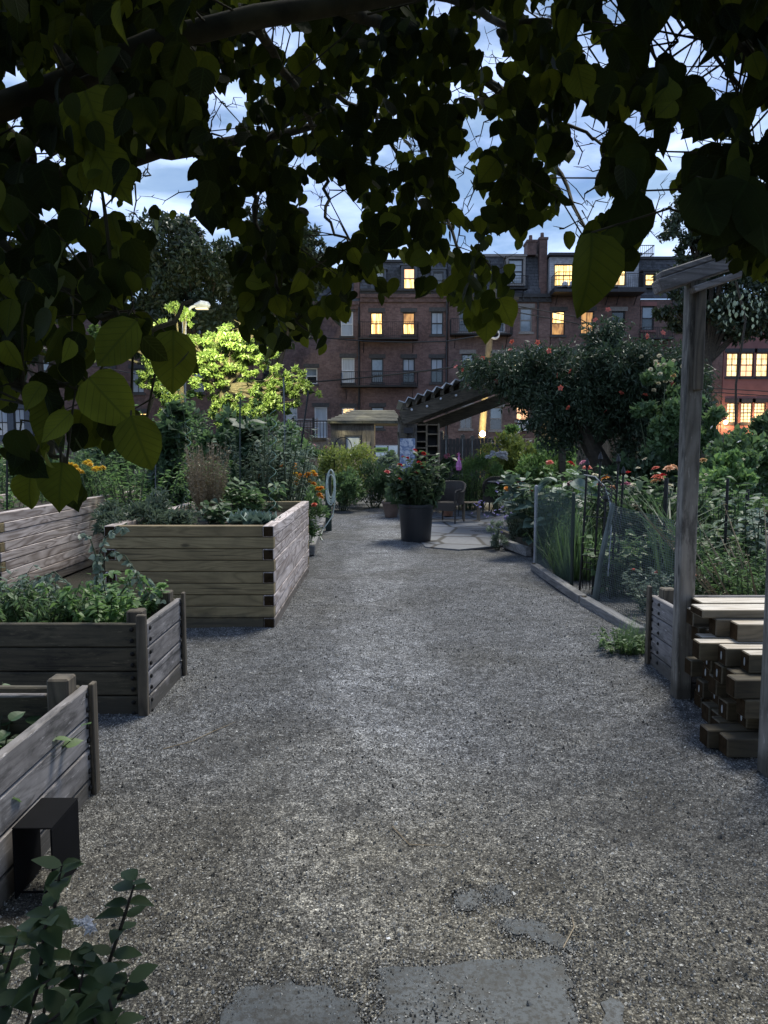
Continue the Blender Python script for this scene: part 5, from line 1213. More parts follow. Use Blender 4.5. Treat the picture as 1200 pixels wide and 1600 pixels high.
# --- tall bed
r_ = pb('sage_bush', 'spreading grey-green sage bush spilling over the corner of the tall bed', 'herb bush', 225, 772, 175, 6.75, 4600, .060, L['sage'], LANCE, z0=.70, group=G2, spread=.40, ry=.42, zc=.45, upw=.2)
q = at(163, 800, 6.2)
bush('x', None, None, (q.x+.05, 6.22), .14, .12, .26, 320, .055, L['sage'], LANCE, z0=.72, root=r_, stems=3)
r_ = thing('cabbage_plant', 'pale waxy cabbage rosettes just inside the corner of the tall bed', 'cabbage', (at(395,810,6.6).x, 6.6, .74), G2)
for (px_, D_, s) in ((402, 6.5, .19), (372, 6.6, .16), (385, 6.85, .18), (416, 6.75, .16)):
    q = at(px_, 812, D_); n = 22; a = np.arange(n)*2.4; el = np.linspace(.25, 1.4, n)
    T = np.stack([np.cos(a)*np.cos(el), np.sin(a)*np.cos(el), np.sin(el)], 1); Nn = np.stack([-np.cos(a)*np.sin(el), -np.sin(a)*np.sin(el), np.cos(el)+.01], 1)
    leaf_mesh('leaf_rosette', np.tile([q.x, D_, .815], (n, 1)), T, Nn, s*np.linspace(1, .55, n), (HEART[0]*np.array([1,1.0,-.8]), HEART[1]), L['blue'], r_, smooth=True)
# dry straw bush
q = at(325, 795, 7.8); r_ = thing('dry_bush', 'dry tan upright bush of dead stems in the tall bed', 'dry bush', (q.x, 7.8, .74), G2)
top = at(325, 688, 7.8).z; mb = MB(); P, T, Nn = [], [], []
for k in range(210):
    a = random.uniform(0, 2*pi); q_ = random.random()**.5; hh = (top-.74)*random.uniform(.55, 1.02); w_ = .19*q_*(1.0)
    b = Vector((q.x+.03*cos(a), 7.8+.03*sin(a), .72)); m_ = b+Vector((w_*.75*cos(a), w_*.75*sin(a), hh*.5)); e = b+Vector((w_*cos(a)*1.1+random.gauss(0,.02), w_*sin(a)*1.1, hh))
    mb.tube([b, m_, e], [.0028,.0020,.0012], 3, cap=False)
    for j in range(16): u = random.uniform(.3, 1); s = m_.lerp(e, u*2-1) if u > .5 else b.lerp(m_, u*2); P.append(tuple(s)); T.append((random.gauss(0,1), random.gauss(0,1), .6)); Nn.append((random.gauss(0,1), random.gauss(0,1), 1))
mb.build('stem', L['tan'], r_); leaf_mesh('dry_leaves', np.array(P), np.array(T), np.array(Nn), .03*rng.uniform(.5,1.3,len(P)), LANCE, L['tan'], r_)
# other greens in the tall bed
r_ = thing('pepper_plant', 'leafy dark green plants behind the cabbage in the tall bed', 'plant', (-1.35, 8.1, .74), G2)
stalks(r_, (-1.45, 8.15), .5, .42, 26, 14, .10, L['mid'], OVATE, .74)
r_ = thing('bean_leaves', 'large-leaved seedlings in front of the dry bush', 'plant', (-1.62, 7.3, .74), G2)
stalks(r_, (-1.65, 7.35), .25, .24, 12, 9, .11, L['dark'], OVATE, .74)
r_ = thing('herb_plant', 'feathery herbs at the back of the tall bed next to the dry bush', 'plant', (-2.0, 8.3, .74), G2)
stalks(r_, (-2.0, 8.3), .35, .62, 34, 30, .055, L['fresh'], LANCE, .74)
# --- tall plants behind the beds
r_ = pb('bean_tower', 'tower of broad dark bean leaves beside the tallest vine', 'climbing beans', 262, 632, 92, 10.2, 1500, .17, L['dark'], HEART, group=G2, spread=.42, zc=.55, low=.1, upw=-.1, droop=.4)
r_ = pb('tall_vine', 'tallest green vine climbing above the dry bush towards the lamp-lit tree', 'vine', 338, 572, 62, 10.0, 2600, .10, L['mid'], OVATE, group=G2, spread=.55, zc=.52)
r_ = pb('broad_leaf_plant', 'broad-leaved plants with big drooping leaves behind the dry bush', 'plant', 395, 645, 120, 9.9, 900, .20, L['dark'], HEART, group=G2, spread=.45, droop=.5, upw=0)
r_ = thing('feathery_plant', 'tall feathery grey-green plants around the tall metal stake', 'plant', (at(452,700,9.6).x, 9.6, 0), G2)
stalks(r_, (at(428,700,9.6).x, 9.6), .42, at(450,672,9.6).z, 60, 46, .075, L['grey'], LANCE, 0, lean=.3)
r_ = thing('feathery_plant', 'tall feathery grey-green plants between the bean tower and the low-hanging leaves', 'plant', (at(180,700,10.5).x, 10.5, 0), G2)
stalks(r_, (at(190,700,10.5).x, 10.5), .55, at(190,690,10.5).z, 46, 40, .085, L['mid'], LANCE, 0, lean=.3)
r_ = thing('allium_plant', 'pale green allium globe on a bare stalk above the dry bush', 'flower', (at(415,760,8.6).x, 8.6, 0), G2)
e = at(403, 693, 8.6); b = at(417, 790, 8.6); mb = MB(); mb.tube([Vector((b.x, 8.6, .3)), b, b.lerp(e, .5), e], .007, 6); mb.build('stem', M['stem'], r_); put_flower(r_, flower_mesh('ball', 'pale', .05), e, name='flower_head')
r_ = thing('feathery_plant', 'tall airy fennel-like growth under the lamp-lit tree beside the tallest vine', 'plant', (at(300,700,10.6).x, 10.6, 0), G2)
stalks(r_, (at(310,700,10.6).x, 10.6), .45, at(310,610,10.6).z, 42, 60, .08, L['fresh'], LANCE, 0, lean=.3)
r_ = thing('feathery_plant', 'tall pale feathery growth between the broad-leaved plants and the grey metal stake', 'plant', (at(400,700,9.2).x, 9.2, 0), G2)
stalks(r_, (at(400,700,9.3).x, 9.3), .35, at(400,655,9.3).z, 36, 60, .075, L['sage'], LANCE, 0, lean=.3)
r_ = thing('feathery_plant', 'loose tall greenery behind the sage bush and the short grey stake', 'plant', (at(225,700,9.4).x, 9.4, 0), G2)
stalks(r_, (at(215,700,9.6).x, 9.6), .45, at(215,700,9.6).z, 40, 46, .08, L['fresh'], LANCE, 0, lean=.35)
# marigolds
r_ = pb('marigold_bush', 'orange marigold bush at the far corner of the tall bed', 'marigold', 470, 742, 90, 10.4, 2600, .075, L['mid'], LANCE, group=G3, spread=.38)
for (x, y, c_) in ((441,728,'orange'),(460,727,'orange'),(459,732,'orange'),(462,741,'yellow'),(470,743,'orange'),(476,744,'orange'),(466,748,'yellow'),(481,741,'orange'),(489,738,'yellow'),(492,742,'orange'),(462,755,'orange'),(483,752,'yellow'),(490,756,'orange'),(502,763,'orange'),(497,764,'orange'),(499,773,'orange'),(502,777,'orange'),(491,789,'coral'),(442,750,'orange'),(413,745,'coral'),(402,757,'coral'),(404,742,'orange')):
    put_flower(r_, flower_mesh('puff', c_, .052), at(x, y, 9.75+random.uniform(-.1,.1)), (random.uniform(-.6,.2), random.uniform(-.4,.4), random.random()*6))
r_ = pb('marigold_bush', 'dark marigold bush with flat yellow flower clusters behind the side-on bed', 'marigold', 135, 728, 120, 10.5, 3000, .08, L['mid'], LANCE, group=G3, spread=.38)
for (x, y) in ((105,725),(112,726),(118,729),(101,735),(133,724),(138,722),(141,726),(122,735),(128,738),(150,732),(155,733),(161,731),(147,734)):
    put_flower(r_, flower_mesh('puff', 'yellow', .052), at(x, y, 9.2+random.uniform(-.1,.1)), (random.uniform(-.4,.1), random.uniform(-.4,.4), random.random()*6))
r_ = thing('red_stem_plant', 'small zinnias of orange and pink along the edging by the marigolds', 'flower', (-1.15, 10.6, 0), G3)
stalks(r_, (-1.22, 10.7), .28, .62, 18, 12, .06, L['mid'], LANCE, 0, flower=('zinnia','coral',.03,.3))
r_ = thing('weed_patch', 'tall pale-flowered weeds at the picture edge behind the side-on bed', 'weeds', (-5.2, 10.4, 0), G3)
stalks(r_, (-5.3, 10.6), 1.0, 1.35, 110, 40, .075, L['mid'], LANCE, 0, lean=.3, flower=('star','cream',.022,.6))
r_ = thing('weed_patch', 'low fresh green weeds growing along the side-on bed', 'weeds', (-5.6, 9.2, 0), G3)
stalks(r_, (-5.2, 9.3), .8, 1.02, 80, 34, .08, L['fresh'], OVATE, 0, lean=.3)
# --- beds two and three
r_ = thing('basil_plant', 'glossy fresh green basil filling the corner of the bolted plank bed', 'plant', (-1.6, 4.45, .36), G2)
stalks(r_, (-1.66, 4.40), .27, .36, 40, 30, .056, L['fresh'], OVATE, .36, lean=.7, droop=.45)
r_ = thing('pepper_plant', 'darker hanging-leaved pepper plants in the middle of the bolted plank bed', 'plant', (-2.0, 4.5, .36), G2)
stalks(r_, (-2.08, 4.40), .32, .33, 44, 30, .060, L['mid'], LANCE, .36, lean=.6, droop=.6)
r_ = thing('tomato_plant', 'sprawling grey tomato plant leaving the picture along the bolted plank bed', 'plant', (-2.5, 4.5, .36), G2)
stalks(r_, (-2.5, 4.48), .42, .38, 32, 26, .060, L['grey'], LANCE, .36, lean=.9, droop=.4, curve=.8)
r_ = thing('tomato_plant', 'thin wilting tomato stems arching up in front of the tall bed', 'plant', (-1.75, 4.6, .36), G2)
mb = MB(); P, T, Nn = [], [], []
for pts in ([(150,930),(155,880),(175,862),(195,868),(210,890),(222,925)],[(150,930),(150,880),(165,840),(185,822),(205,830)],[(165,930),(160,900),(150,875),(160,855)],[(70,940),(60,905),(85,893),(110,915)],[(180,940),(205,905),(228,900),(236,915)],[(150,870),(140,838),(125,834)],[(210,950),(235,925),(255,940)]):
    ps = [at(x, y, 4.45+random.uniform(-.03,.03)) for x, y in pts]; mb.tube(ps, [.004]*(len(ps)-1)+[.0015], 5)
    for i in range(len(ps)-1):
        for j in range(9): s = ps[i].lerp(ps[i+1], random.random()); P.append(tuple(s)); T.append((random.gauss(0,.8), random.gauss(0,.8), -.6)); Nn.append((random.gauss(0,.6), -1, .5))
mb.build('stem', M['stem'], r_); leaf_mesh('foliage', np.array(P), np.array(T), np.array(Nn), .042*rng.uniform(.5,1.3,len(P)), OVATE, L['grey'], r_)
r_ = thing('strawberry_plant', 'low strawberry plants inside the nearest plank bed', 'plant', (-1.6, 2.8, .22), G2)
stalks(r_, (-1.55, 2.85), .30, .22, 46, 5, .062, L['mid'], HEART, .22, lean=1.3, droop=.0)
r_ = thing('strawberry_plant', 'single strawberry clump against the inner board of the nearest bed, lower in the picture', 'plant', (-1.5, 2.5, .22), G2)
stalks(r_, (-1.50, 2.45), .22, .12, 26, 5, .06, L['mid'], HEART, .22, lean=1.3, droop=.0)
# --- middle
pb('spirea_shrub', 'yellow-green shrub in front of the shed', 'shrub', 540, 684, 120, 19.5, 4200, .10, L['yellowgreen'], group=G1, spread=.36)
pb('dark_shrub', 'dark rounded shrub closing the end of the path behind the pots', 'shrub', 585, 722, 120, 18.4, 4200, .10, L['dark'], LANCE, group=G1)
pb('green_shrub', 'mid-green shrub by the hose stand', 'shrub', 535, 730, 80, 17.6, 2600, .09, L['mid'], group=G1)
pb('pink_shrub', 'shrub with pale pink flowers beside the raised deck', 'shrub', 492, 692, 60, 21, 1800, .11, L['mid'], group=G1, flowers=(('puff','pink',.06,10,.9,1.0),))
pb('grey_shrub', 'tangled grey-green shrub in front of the car', 'shrub', 612, 700, 70, 20.5, 2200, .10, L['grey'], group=G1)
pb('flowering_shrub', 'tall shrub with pink blossoms beside the open shelf', 'shrub', 702, 712, 44, 17.2, 1800, .09, L['dark'], group=G1, flowers=(('puff','pink',.06,12,.86,1.02),), ry=.4)
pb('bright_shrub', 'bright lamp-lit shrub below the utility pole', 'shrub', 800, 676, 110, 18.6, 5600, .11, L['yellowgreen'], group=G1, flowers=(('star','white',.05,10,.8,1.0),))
pb('bright_shrub', 'taller lamp-lit shrub spire next to the air conditioner', 'shrub', 795, 662, 50, 19.6, 2400, .12, L['fresh'], group=G1)
pb('bright_shrub', 'broad green shrub behind the zinnia clumps', 'shrub', 858, 690, 120, 17.2, 5200, .11, L['fresh'], group=G1)
pb('bright_shrub', 'lower fresh green shrub behind the bistro table', 'shrub', 752, 712, 100, 18.4, 3800, .09, L['fresh'], LANCE, group=G1)
pb('phlox_plant', 'white phlox heads above the bistro table', 'phlox', 776, 712, 34, 16.6, 900, .09, L['fresh'], LANCE, group=G3, flowers=(('puff','white',.085,12,.93,1.05),), ry=.25)
r_ = thing('fennel_clump', 'feathery grass clump behind the patio chairs', 'plant', (at(740,760,17.6).x, 17.6, 0), G3); stalks(r_, (at(738,760,16.4).x, 17.6), .5, 1.15, 70, 30, .07, L['fresh'], LANCE, 0, lean=.2)
# pots' plants
r_ = thing('zinnia_plant', 'bushy red zinnias growing in the large black pot', 'zinnia', (POT[0], POT[1], .56), 'plants in pots')
bush('x', None, None, POT, .46, .42, .72, 1500, .115, L['pot'], OVATE, z0=.54, root=r_, spread=.36, zc=.5, droop=.35)
stalks(r_, POT, .42, .90, 34, 13, .115, L['pot'], OVATE, .54, lean=.55, stem='tall_stem', part='stem_leaves')
for (x, y, s) in ((605,737,.055),(625,726,.05),(649,703,.045),(662,708,.045),(662,724,.06),(660,731,.05),(652,738,.05),(625,748,.035),(637,715,.03),(629,713,.028),(655,722,.045)):
    put_flower(r_, flower_mesh('zinnia', 'red', s), at(x, y, 11.45+random.uniform(-.15,.15)), (random.uniform(-.7,.1), random.uniform(-.4,.4), random.random()*6))
r_ = blades('grass_plant', 'short grassy tuft in the smaller brown pot', 'plant', POT2, .17, .30, 420, L['mid'], .5, z0=.30, group='plants in pots', bend=1.0)
# --- right side flower beds
r_ = thing('lavender_clump', 'grey-green lavender clump with zinnias on top beside the patio', 'lavender', (at(822,800,11.4).x, 11.4, 0), G3)
cx = at(826,800,11.4).x
stalks(r_, (cx, 11.4), .48, at(600,762,11.4).z, 170, 44, .055, L['grey'], LANCE, 0, lean=.35)
for (x, y, c_, s) in ((792,764,'orange',.06),(814,759,'orange',.06),(812,752,'maroon',.06),(832,763,'red',.065),(812,772,'violet',.03),(836,773,'violet',.035),(833,779,'violet',.03),(800,765,'orange',.03)):
    put_flower(r_, flower_mesh('puff', c_, s), at(x, y, 10.9), (random.uniform(-.7,-.1), random.uniform(-.4,.4), random.random()*6))
r_ = pb('trailing_plant', 'violet-blue flowered plant trailing onto the flagstones', 'flower', 778, 812, 40, 10.9, 1300, .045, L['grey'], LANCE, group=G3, ry=.3)
for k in range(30):
    x, y = random.choice([(770,808),(788,800),(776,824),(776,838),(775,762),(748,788),(783,806)]); put_flower(r_, flower_mesh('star', 'violet', .027), at(x+random.gauss(0,6), y+random.gauss(0,7), 10.7+random.uniform(-.1,.1)), (random.uniform(-1,0), random.uniform(-.5,.5), random.random()*6))
def zin(label, px, py, w, D, n, fl, leafm='mid', shape=OVATE, size=.12, nm='zinnia_clump'):
    r = thing(nm, label, 'zinnia', (at(px,py,D).x, D, 0), G3)
    q = at(px, py, D); stalks(r, (q.x, D), w/F*D/2, q.z, n, 16, size, L[leafm], shape, 0, lean=.45)
    for (x, y, c_, s) in fl: put_flower(r, flower_mesh('zinnia', c_, s*1.2), at(x, y, D-.35+random.uniform(-.15,.15)), (random.uniform(-.6,.1), random.uniform(-.3,.3), random.random()*6))
zin('zinnia clump with dull crimson and coral blooms by the sheer green mesh', 875, 728, 120, 10.4, 60, ((859,722,'coral',.05),(893,724,'red',.055),(862,748,'coral',.05),(893,754,'maroon',.06),(912,722,'pink',.06),(918,730,'coral',.06),(930,742,'cream',.045)))
zin('zinnia clump with a vivid orange bloom behind the iron trellis', 950, 742, 110, 9.3, 56, ((943,746,'orange',.065),(977,740,'red',.06),(978,756,'pink',.06),(959,762,'peach',.055),(990,758,'cream',.045),(936,757,'coral',.03)), 'dark')
zin('zinnia clump with peach and cream blooms against the tall post', 1025, 742, 110, 8.8, 56, ((1028,745,'coral',.065),(1033,743,'red',.06),(1024,751,'peach',.055),(1007,717,'cream',.03),(997,731,'cream',.028),(1045,731,'peach',.06),(1054,729,'peach',.05),(1024,731,'coral',.045),(1044,759,'cream',.05)), 'dark')
r_ = thing('coneflower_plant', 'orange bloom on leafy stems just behind the tall post', 'flower', (at(1110,740,8.6).x, 8.6, 0), G3)
q = at(1120,745,8.6); stalks(r_, (q.x, 8.6), .45, q.z, 44, 15, .12, L['mid'], OVATE, 0, lean=.4); put_flower(r_, flower_mesh('zinnia','peach',.055), at(1098,719,8.4), (-.4,0,0))
r_ = thing('hosta_clump', 'broad waxy squash leaves behind the sheer green mesh', 'plant', (at(885,745,9.8).x, 9.8, 0), G3); stalks(r_, (at(880,745,9.9).x, 9.9), .5, at(600,738,9.9).z, 26, 7, .24, L['blue'], HEART, 0, lean=.5, droop=.1)
q = (2.12, 8.5); blades('ornamental_grass', 'arching variegated grass behind the sheer green mesh', 'grass clump', (2.22, 8.5), .40, .68, 420, L['mid'], .5, group=G3, bend=.9)
blades('iris_clump', 'upright sword-leaved iris behind the grey wire mesh', 'iris', (2.75, 6.9), .30, .92, 75, L['dark'], .7, group=G3, bend=.22)
blades('iris_clump', 'second sword-leaved iris clump between the trellis and the tall post', 'iris', (2.95, 7.7), .30, .95, 75, L['dark'], .7, group=G3, bend=.22)
r_ = thing('bed_flowers', 'low seedlings with small coral flowers in the soil behind the grey wire mesh', 'flower', (2.4, 6.3, 0), G3)
stalks(r_, (2.55, 6.5), .45, .42, 60, 16, .07, L['grey'], LANCE, 0, lean=.6, flower=('zinnia','coral',.028,.18))
r_ = thing('bed_flowers', 'leafy undergrowth at the foot of the iron trellis', 'flower', (2.35, 7.5, 0), G3)
stalks(r_, (2.4, 7.5), .35, .62, 60, 18, .085, L['mid'], OVATE, 0, lean=.4)
blades('grass_tuft', 'weedy green tuft against the short plank bed', 'grass tuft', (1.80, 5.28), .16, .20, 420, L['mid'], .5, bend=1.3, group=G3)
r_ = thing('weed_clump', 'leafy weeds at the foot of the short plank bed', 'weeds', (1.76, 5.25, 0), G3); stalks(r_, (1.74, 5.28), .20, .17, 36, 14, .04, L['mid'], OVATE, 0, lean=.8)
# low greenery beyond the timber pile
r_ = thing('herb_patch', 'low tangle of fine green herbs beyond the timber pile', 'herbs', (3.3, 6.4, 0), G3); stalks(r_, (3.2, 6.2), .95, .60, 210, 30, .055, L['mid'], LANCE, 0, lean=.3)
r_ = thing('seed_stalks', 'dry pale seed stalks leaning above the green herbs', 'dry stalks', (3.2, 5.9, 0), G3); 
tp = stalks(r_, (3.25, 5.9), .7, 1.05, 26, 12, .035, L['tan'], LANCE, 0, lean=.9, smat=L['tan'])
r_ = thing('squash_plant', 'grey-green leafy plant by the farther post edge', 'plant', (3.9, 7.4, 0), G3); stalks(r_, (3.75, 7.2), .5, 1.05, 34, 16, .10, L['grey'], OVATE, 0, lean=.35)
r_ = thing('mixed_greens', 'low mixed greens between the tall post and the wire fence', 'plant', (3.2, 7.2, 0), G3); stalks(r_, (3.15, 7.4), .7, .70, 110, 20, .08, L['mid'], OVATE, 0, lean=.3)
# clipped hedge beyond
r_ = thing('clipped_hedge', 'low clipped hedge running behind the wire fences', 'hedge', (4.6, 10.6, 0))
n = 16000; P = np.stack([rng.uniform(2.6, 8.2, n), 10.2+rng.random(n)*.8, np.zeros(n)], 1); P[:, 2] = .78+.05*np.sin(P[:, 0]*3)-(rng.random(n)**2.5)*.75+rng.normal(size=n)*.02
leaf_mesh('foliage', P, rng.normal(size=(n,3))+np.array([0,-.3,.7]), rng.normal(size=(n,3))+np.array([0,-.4,.8]), .05*rng.uniform(.6,1.3,n), DIAMOND, L['fresh'], r_)
mb = MB(); mb.box(2.6, 8.2, 10.32, 10.9, 0, .62); mb.build('woody_core', M['bark'], r_)
# right background shrubs
pb('rose_bush', 'tall rose bush with cream blooms behind the tall post', 'rose', 1040, 545, 110, 12.6, 5200, .10, L['mid'], OVATE, group=G1, spread=.36, flowers=(('puff','cream',.05,26,.72,.98),('puff','peach',.06,3,.8,.95)))
pb('right_shrub', 'leafy shrub reaching past the tall post below the gridded windows', 'shrub', 1110, 600, 60, 12.0, 2600, .11, L['mid'], OVATE, group=G1)
pb('right_shrub', 'wide dark rose shrub dotted with small white blooms below the gridded windows', 'shrub', 1170, 668, 150, 11.4, 5200, .10, L['mid'], OVATE, group=G1, flowers=(('star','white',.04,12,.5,1.0),))
pb('right_shrub', 'pale-leaved shrub low beside the farther post edge', 'shrub', 1135, 705, 110, 9.9, 3200, .09, L['fresh'], OVATE, group=G1, flowers=(('star','cream',.03,9,.5,1.0),))
pb('right_shrub', 'dark understorey shrub at the foot of the trumpet vine', 'shrub', 1000, 700, 150, 12.2, 3600, .11, L['dark'], OVATE, group=G1)
pb('right_shrub', 'small grey shrub between the broad shrub and the leaning vine trunk', 'shrub', 925, 705, 60, 14.5, 1800, .09, L['grey'], LANCE, group=G1)
pb('right_shrub', 'tall dark shrub at the picture edge behind the wide rose shrub', 'shrub', 1215, 640, 130, 13.5, 4200, .13, L['dark'], OVATE, group=G1)
# left background filling
pb('left_shrub', 'tall loose shrub behind the weeds at the picture edge', 'shrub', 40, 690, 160, 15, 4600, .12, L['mid'], OVATE, group=G1)
pb('left_shrub', 'dense mid-green shrub behind the yellow marigold clusters', 'shrub', 165, 668, 150, 17, 4600, .13, L['dark'], OVATE, group=G1)
pb('left_shrub', 'dark shrub behind the bean tower', 'shrub', 300, 640, 170, 19, 4200, .16, L['dark'], OVATE, group=G1)
pb('left_shrub', 'olive shrub behind the broad-leaved plants', 'shrub', 425, 650, 130, 18, 4200, .14, L['mid'], OVATE, group=G1)
pb('left_shrub', 'grey-green shrub under the raised deck railing', 'shrub', 470, 702, 70, 16, 2400, .10, L['grey'], LANCE, group=G1)

# ------------------------------------------------------------------ trees
def tree(name, label, base, trunk_h, tr, lobes, n, leaf, mat, seed=1, shape=DIAMOND, group='trees beyond the garden', bark='bark', zd=.8, limbs=True, sp=.30):
    root = thing(name, label, 'tree', (base[0], base[1], 0), group)
    rs = np.random.default_rng(seed)
    mb = MB(); b = Vector((base[0], base[1], -.1)); t_ = Vector((base[0]+.3, base[1], trunk_h))
    mb.tube([b, b.lerp(t_, .5)+Vector((.15,0,0)), t_], [tr, tr*.8, tr*.6], 10)
    Ps, Gs = [], []
    tot = sum(l[3]*l[4]*l[5] for l in lobes)
    for (cx, cy, cz, rx, ry, rz) in lobes:
        if limbs:
            e = Vector((cx, cy, cz)); m_ = t_.lerp(e, .5)+Vector((0,0,-.1*(e-t_).length)); mb.tube([t_-Vector((0,0,.3)), m_, e], [tr*.5, tr*.3, tr*.08], 7)
            for k in range(5): d = Vector(ball_pts(1)[0]*np.array([rx,ry,rz])); mb.tube([m_.lerp(e, .5), e+d*.5, e+d*.95], [tr*.16, tr*.08, tr*.02], 5, cap=False)
        k = int(n*rx*ry*rz/tot); K = max(8, k//110)
        d = unit(rs.normal(size=(K, 3)))*(rs.random((K, 1))**.42); cs = d*np.array([rx, ry, rz])+np.array([cx, cy, cz])
        idx = rs.integers(0, K, k); g = unit(rs.normal(size=(k, 3)))*rs.random((k, 1))**.45; rr = rs.uniform(.6, 1.3, K)*sp*min(rx, rz)
        Ps.append(cs[idx]+g*rr[idx][:, None]*np.array([1.15, 1.15, .7])); Gs.append(g)
    P = np.concatenate(Ps); g = np.concatenate(Gs); n = len(P)
    mb.build('trunk', M[bark], root)
    T = rs.normal(size=(n, 3))+np.array([0,0,-.2]); Nn = g+rs.normal(size=(n, 3))*.6+np.array([0,0,zd])
    leaf_mesh('crown', P, T, Nn, leaf*rs.uniform(.6, 1.3, n), shape, mat, root, r=rs.random(n)); return root
def lobe(px, py, wx, wy, D, dy=None): q = at(px, py, D); return (q.x, D, q.z, wx/F*D/2, (dy or wx)/F*D/2, wy/F*D/2)
D = 38.0
tree('leafy_tree', 'big dark tree left of the first-floor windows, rising behind the lamp-lit tree', (at(285,700,D).x, D), 5, .35, [lobe(275,400,130,130,D), lobe(310,455,130,110,D), lobe(235,440,110,100,D), lobe(300,360,60,50,D), lobe(340,420,90,90,D), lobe(235,520,130,100,D), lobe(330,520,110,90,D)], 26000, .30, L['tree'], 3)
tree('leafy_tree', 'dark tree behind the hanging leaves beside the brick cornice', (at(425,700,D).x, D-1), 5, .3, [lobe(430,380,110,100,D), lobe(470,430,90,90,D), lobe(400,440,110,110,D), lobe(440,500,110,90,D), lobe(395,350,60,40,D), lobe(480,375,50,40,D)], 22000, .28, L['tree'], 4)
tree('leafy_tree', 'dark tree showing through leaf gaps at the picture edge', (at(60,700,D).x, D), 5, .3, [lobe(60,430,150,120,D), lobe(-20,480,120,150,D), lobe(120,470,90,90,D), lobe(20,540,120,60,D)], 15000, .30, L['tree'], 5)
D = 30.0
tree('leafy_tree', 'tall silhouetted tree against the sky beside the sloping beam', (at(1088,700,D).x, D), 5.2, .3, [lobe(1120,300,110,110,D), lobe(1080,360,90,90,D), lobe(1160,380,140,130,D), lobe(1150,260,90,40,D), lobe(1085,320,60,50,D), lobe(1075,430,90,90,D), lobe(1150,480,150,110,D), lobe(1060,480,60,80,D), lobe(1230,420,120,200,D)], 42000, .20, L['tree'], 6, sp=.26)
# the tree lit by the added spot, with ivy hanging
D = 22.5
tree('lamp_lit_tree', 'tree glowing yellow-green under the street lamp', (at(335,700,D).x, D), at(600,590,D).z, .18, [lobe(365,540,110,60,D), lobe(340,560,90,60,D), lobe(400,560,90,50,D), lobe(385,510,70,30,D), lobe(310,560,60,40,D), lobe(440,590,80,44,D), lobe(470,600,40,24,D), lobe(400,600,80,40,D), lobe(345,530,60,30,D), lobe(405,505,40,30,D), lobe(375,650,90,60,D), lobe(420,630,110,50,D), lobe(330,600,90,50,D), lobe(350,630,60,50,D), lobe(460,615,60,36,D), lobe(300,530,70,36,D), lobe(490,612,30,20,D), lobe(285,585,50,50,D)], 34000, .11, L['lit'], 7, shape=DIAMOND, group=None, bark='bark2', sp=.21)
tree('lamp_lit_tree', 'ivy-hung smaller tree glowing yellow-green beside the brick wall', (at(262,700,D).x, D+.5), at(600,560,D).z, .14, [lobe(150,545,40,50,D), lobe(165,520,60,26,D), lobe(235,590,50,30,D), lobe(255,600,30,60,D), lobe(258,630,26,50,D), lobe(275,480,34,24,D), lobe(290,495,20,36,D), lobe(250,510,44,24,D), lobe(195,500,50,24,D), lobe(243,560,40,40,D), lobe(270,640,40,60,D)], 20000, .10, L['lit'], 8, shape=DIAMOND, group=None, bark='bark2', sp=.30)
# trumpet vine over the pergola
D = 14.0
tv = thing('trumpet_vine', 'huge dark trumpet vine with coral flowers draped over the pergola rafters', 'vine', (at(950,745,D).x, D, 0))
mb = MB(); mb.tube([Vector((at(958,700,D).x, D, -.1)), at(950,745,D), at(925,700,D), at(905,660,D), at(880,620,D)], [.24,.21,.17,.14,.10], 10); mb.tube([at(925,700,D), at(960,660,D), at(1000,610,D)], [.12,.09,.05], 8); mb.tube([at(960,745,D), at(978,700,D), at(985,640,D)], [.12,.09,.05], 8); mb.tube([at(905,660,D), at(860,620,D), at(790,600,D), at(740,590,D+1)], [.08,.06,.04,.02], 7); mb.build('trunk', M['bark'], tv)
Ps, Gs = [], []
for (px_, py_, wx, wy, k, D_) in ((900,590,190,90,9000,14),(990,610,150,120,9000,14),(830,595,120,70,3200,14.3),(770,582,90,34,1700,15.2),(735,578,40,20,500,15.8),(860,640,110,80,3000,14),(880,680,60,60,1500,14),(940,640,180,90,9000,14.2),(1030,660,110,130,6500,13.6),(985,560,150,50,3800,13.6),(945,520,50,60,1500,13.6),(940,560,70,60,1700,13.5),(1000,720,110,60,1800,13.8),(820,560,100,30,1800,14.2),(1065,600,80,120,3500,13.6),(1090,650,60,80,1800,13.4),(800,580,140,50,3200,14.4),(850,610,120,60,3000,14.2)):
    q = at(px_, py_, D_); K = max(8, k//70); cs = unit(rng.normal(size=(K, 3)))*(rng.random((K, 1))**.4)*np.array([wx/F*D_/2, .9 if wx > 60 else .3, wy/F*D_/2])+np.array(q)
    idx = rng.integers(0, K, k); g = unit(rng.normal(size=(k, 3)))*rng.random((k, 1))**.5; Ps.append(cs[idx]+g*rng.uniform(.12, .28, K)[idx][:, None]); Gs.append(g)
P = np.concatenate(Ps); g = np.concatenate(Gs); n = len(P)
leaf_mesh('foliage', P, rng.normal(size=(n,3))+g*.6+np.array([0,0,-.5]), g+rng.normal(size=(n,3))*.4+np.array([0,-.1,.7]), .10*rng.uniform(.5,1.3,n), LANCE, L['vine'], tv)
for (x, y) in ((712, 573), (722, 577), (754, 560), (765, 568), (800, 534), (840, 535), (796, 546), (858, 548), (871, 586), (891, 580), (971, 614), (1008, 617), (946, 643), (1050, 600), (888, 637), (876, 606), (930, 500), (950, 484), (1048, 675), (1012, 525), (1036, 520), (776, 595)):
    tv_f = put_flower(tv, flower_mesh('trumpet', 'brick', .055), at(x, y, 13.05 if x > 830 else 14.2), (random.uniform(-1.6,-.3), random.uniform(-.8,.8), random.random()*6))
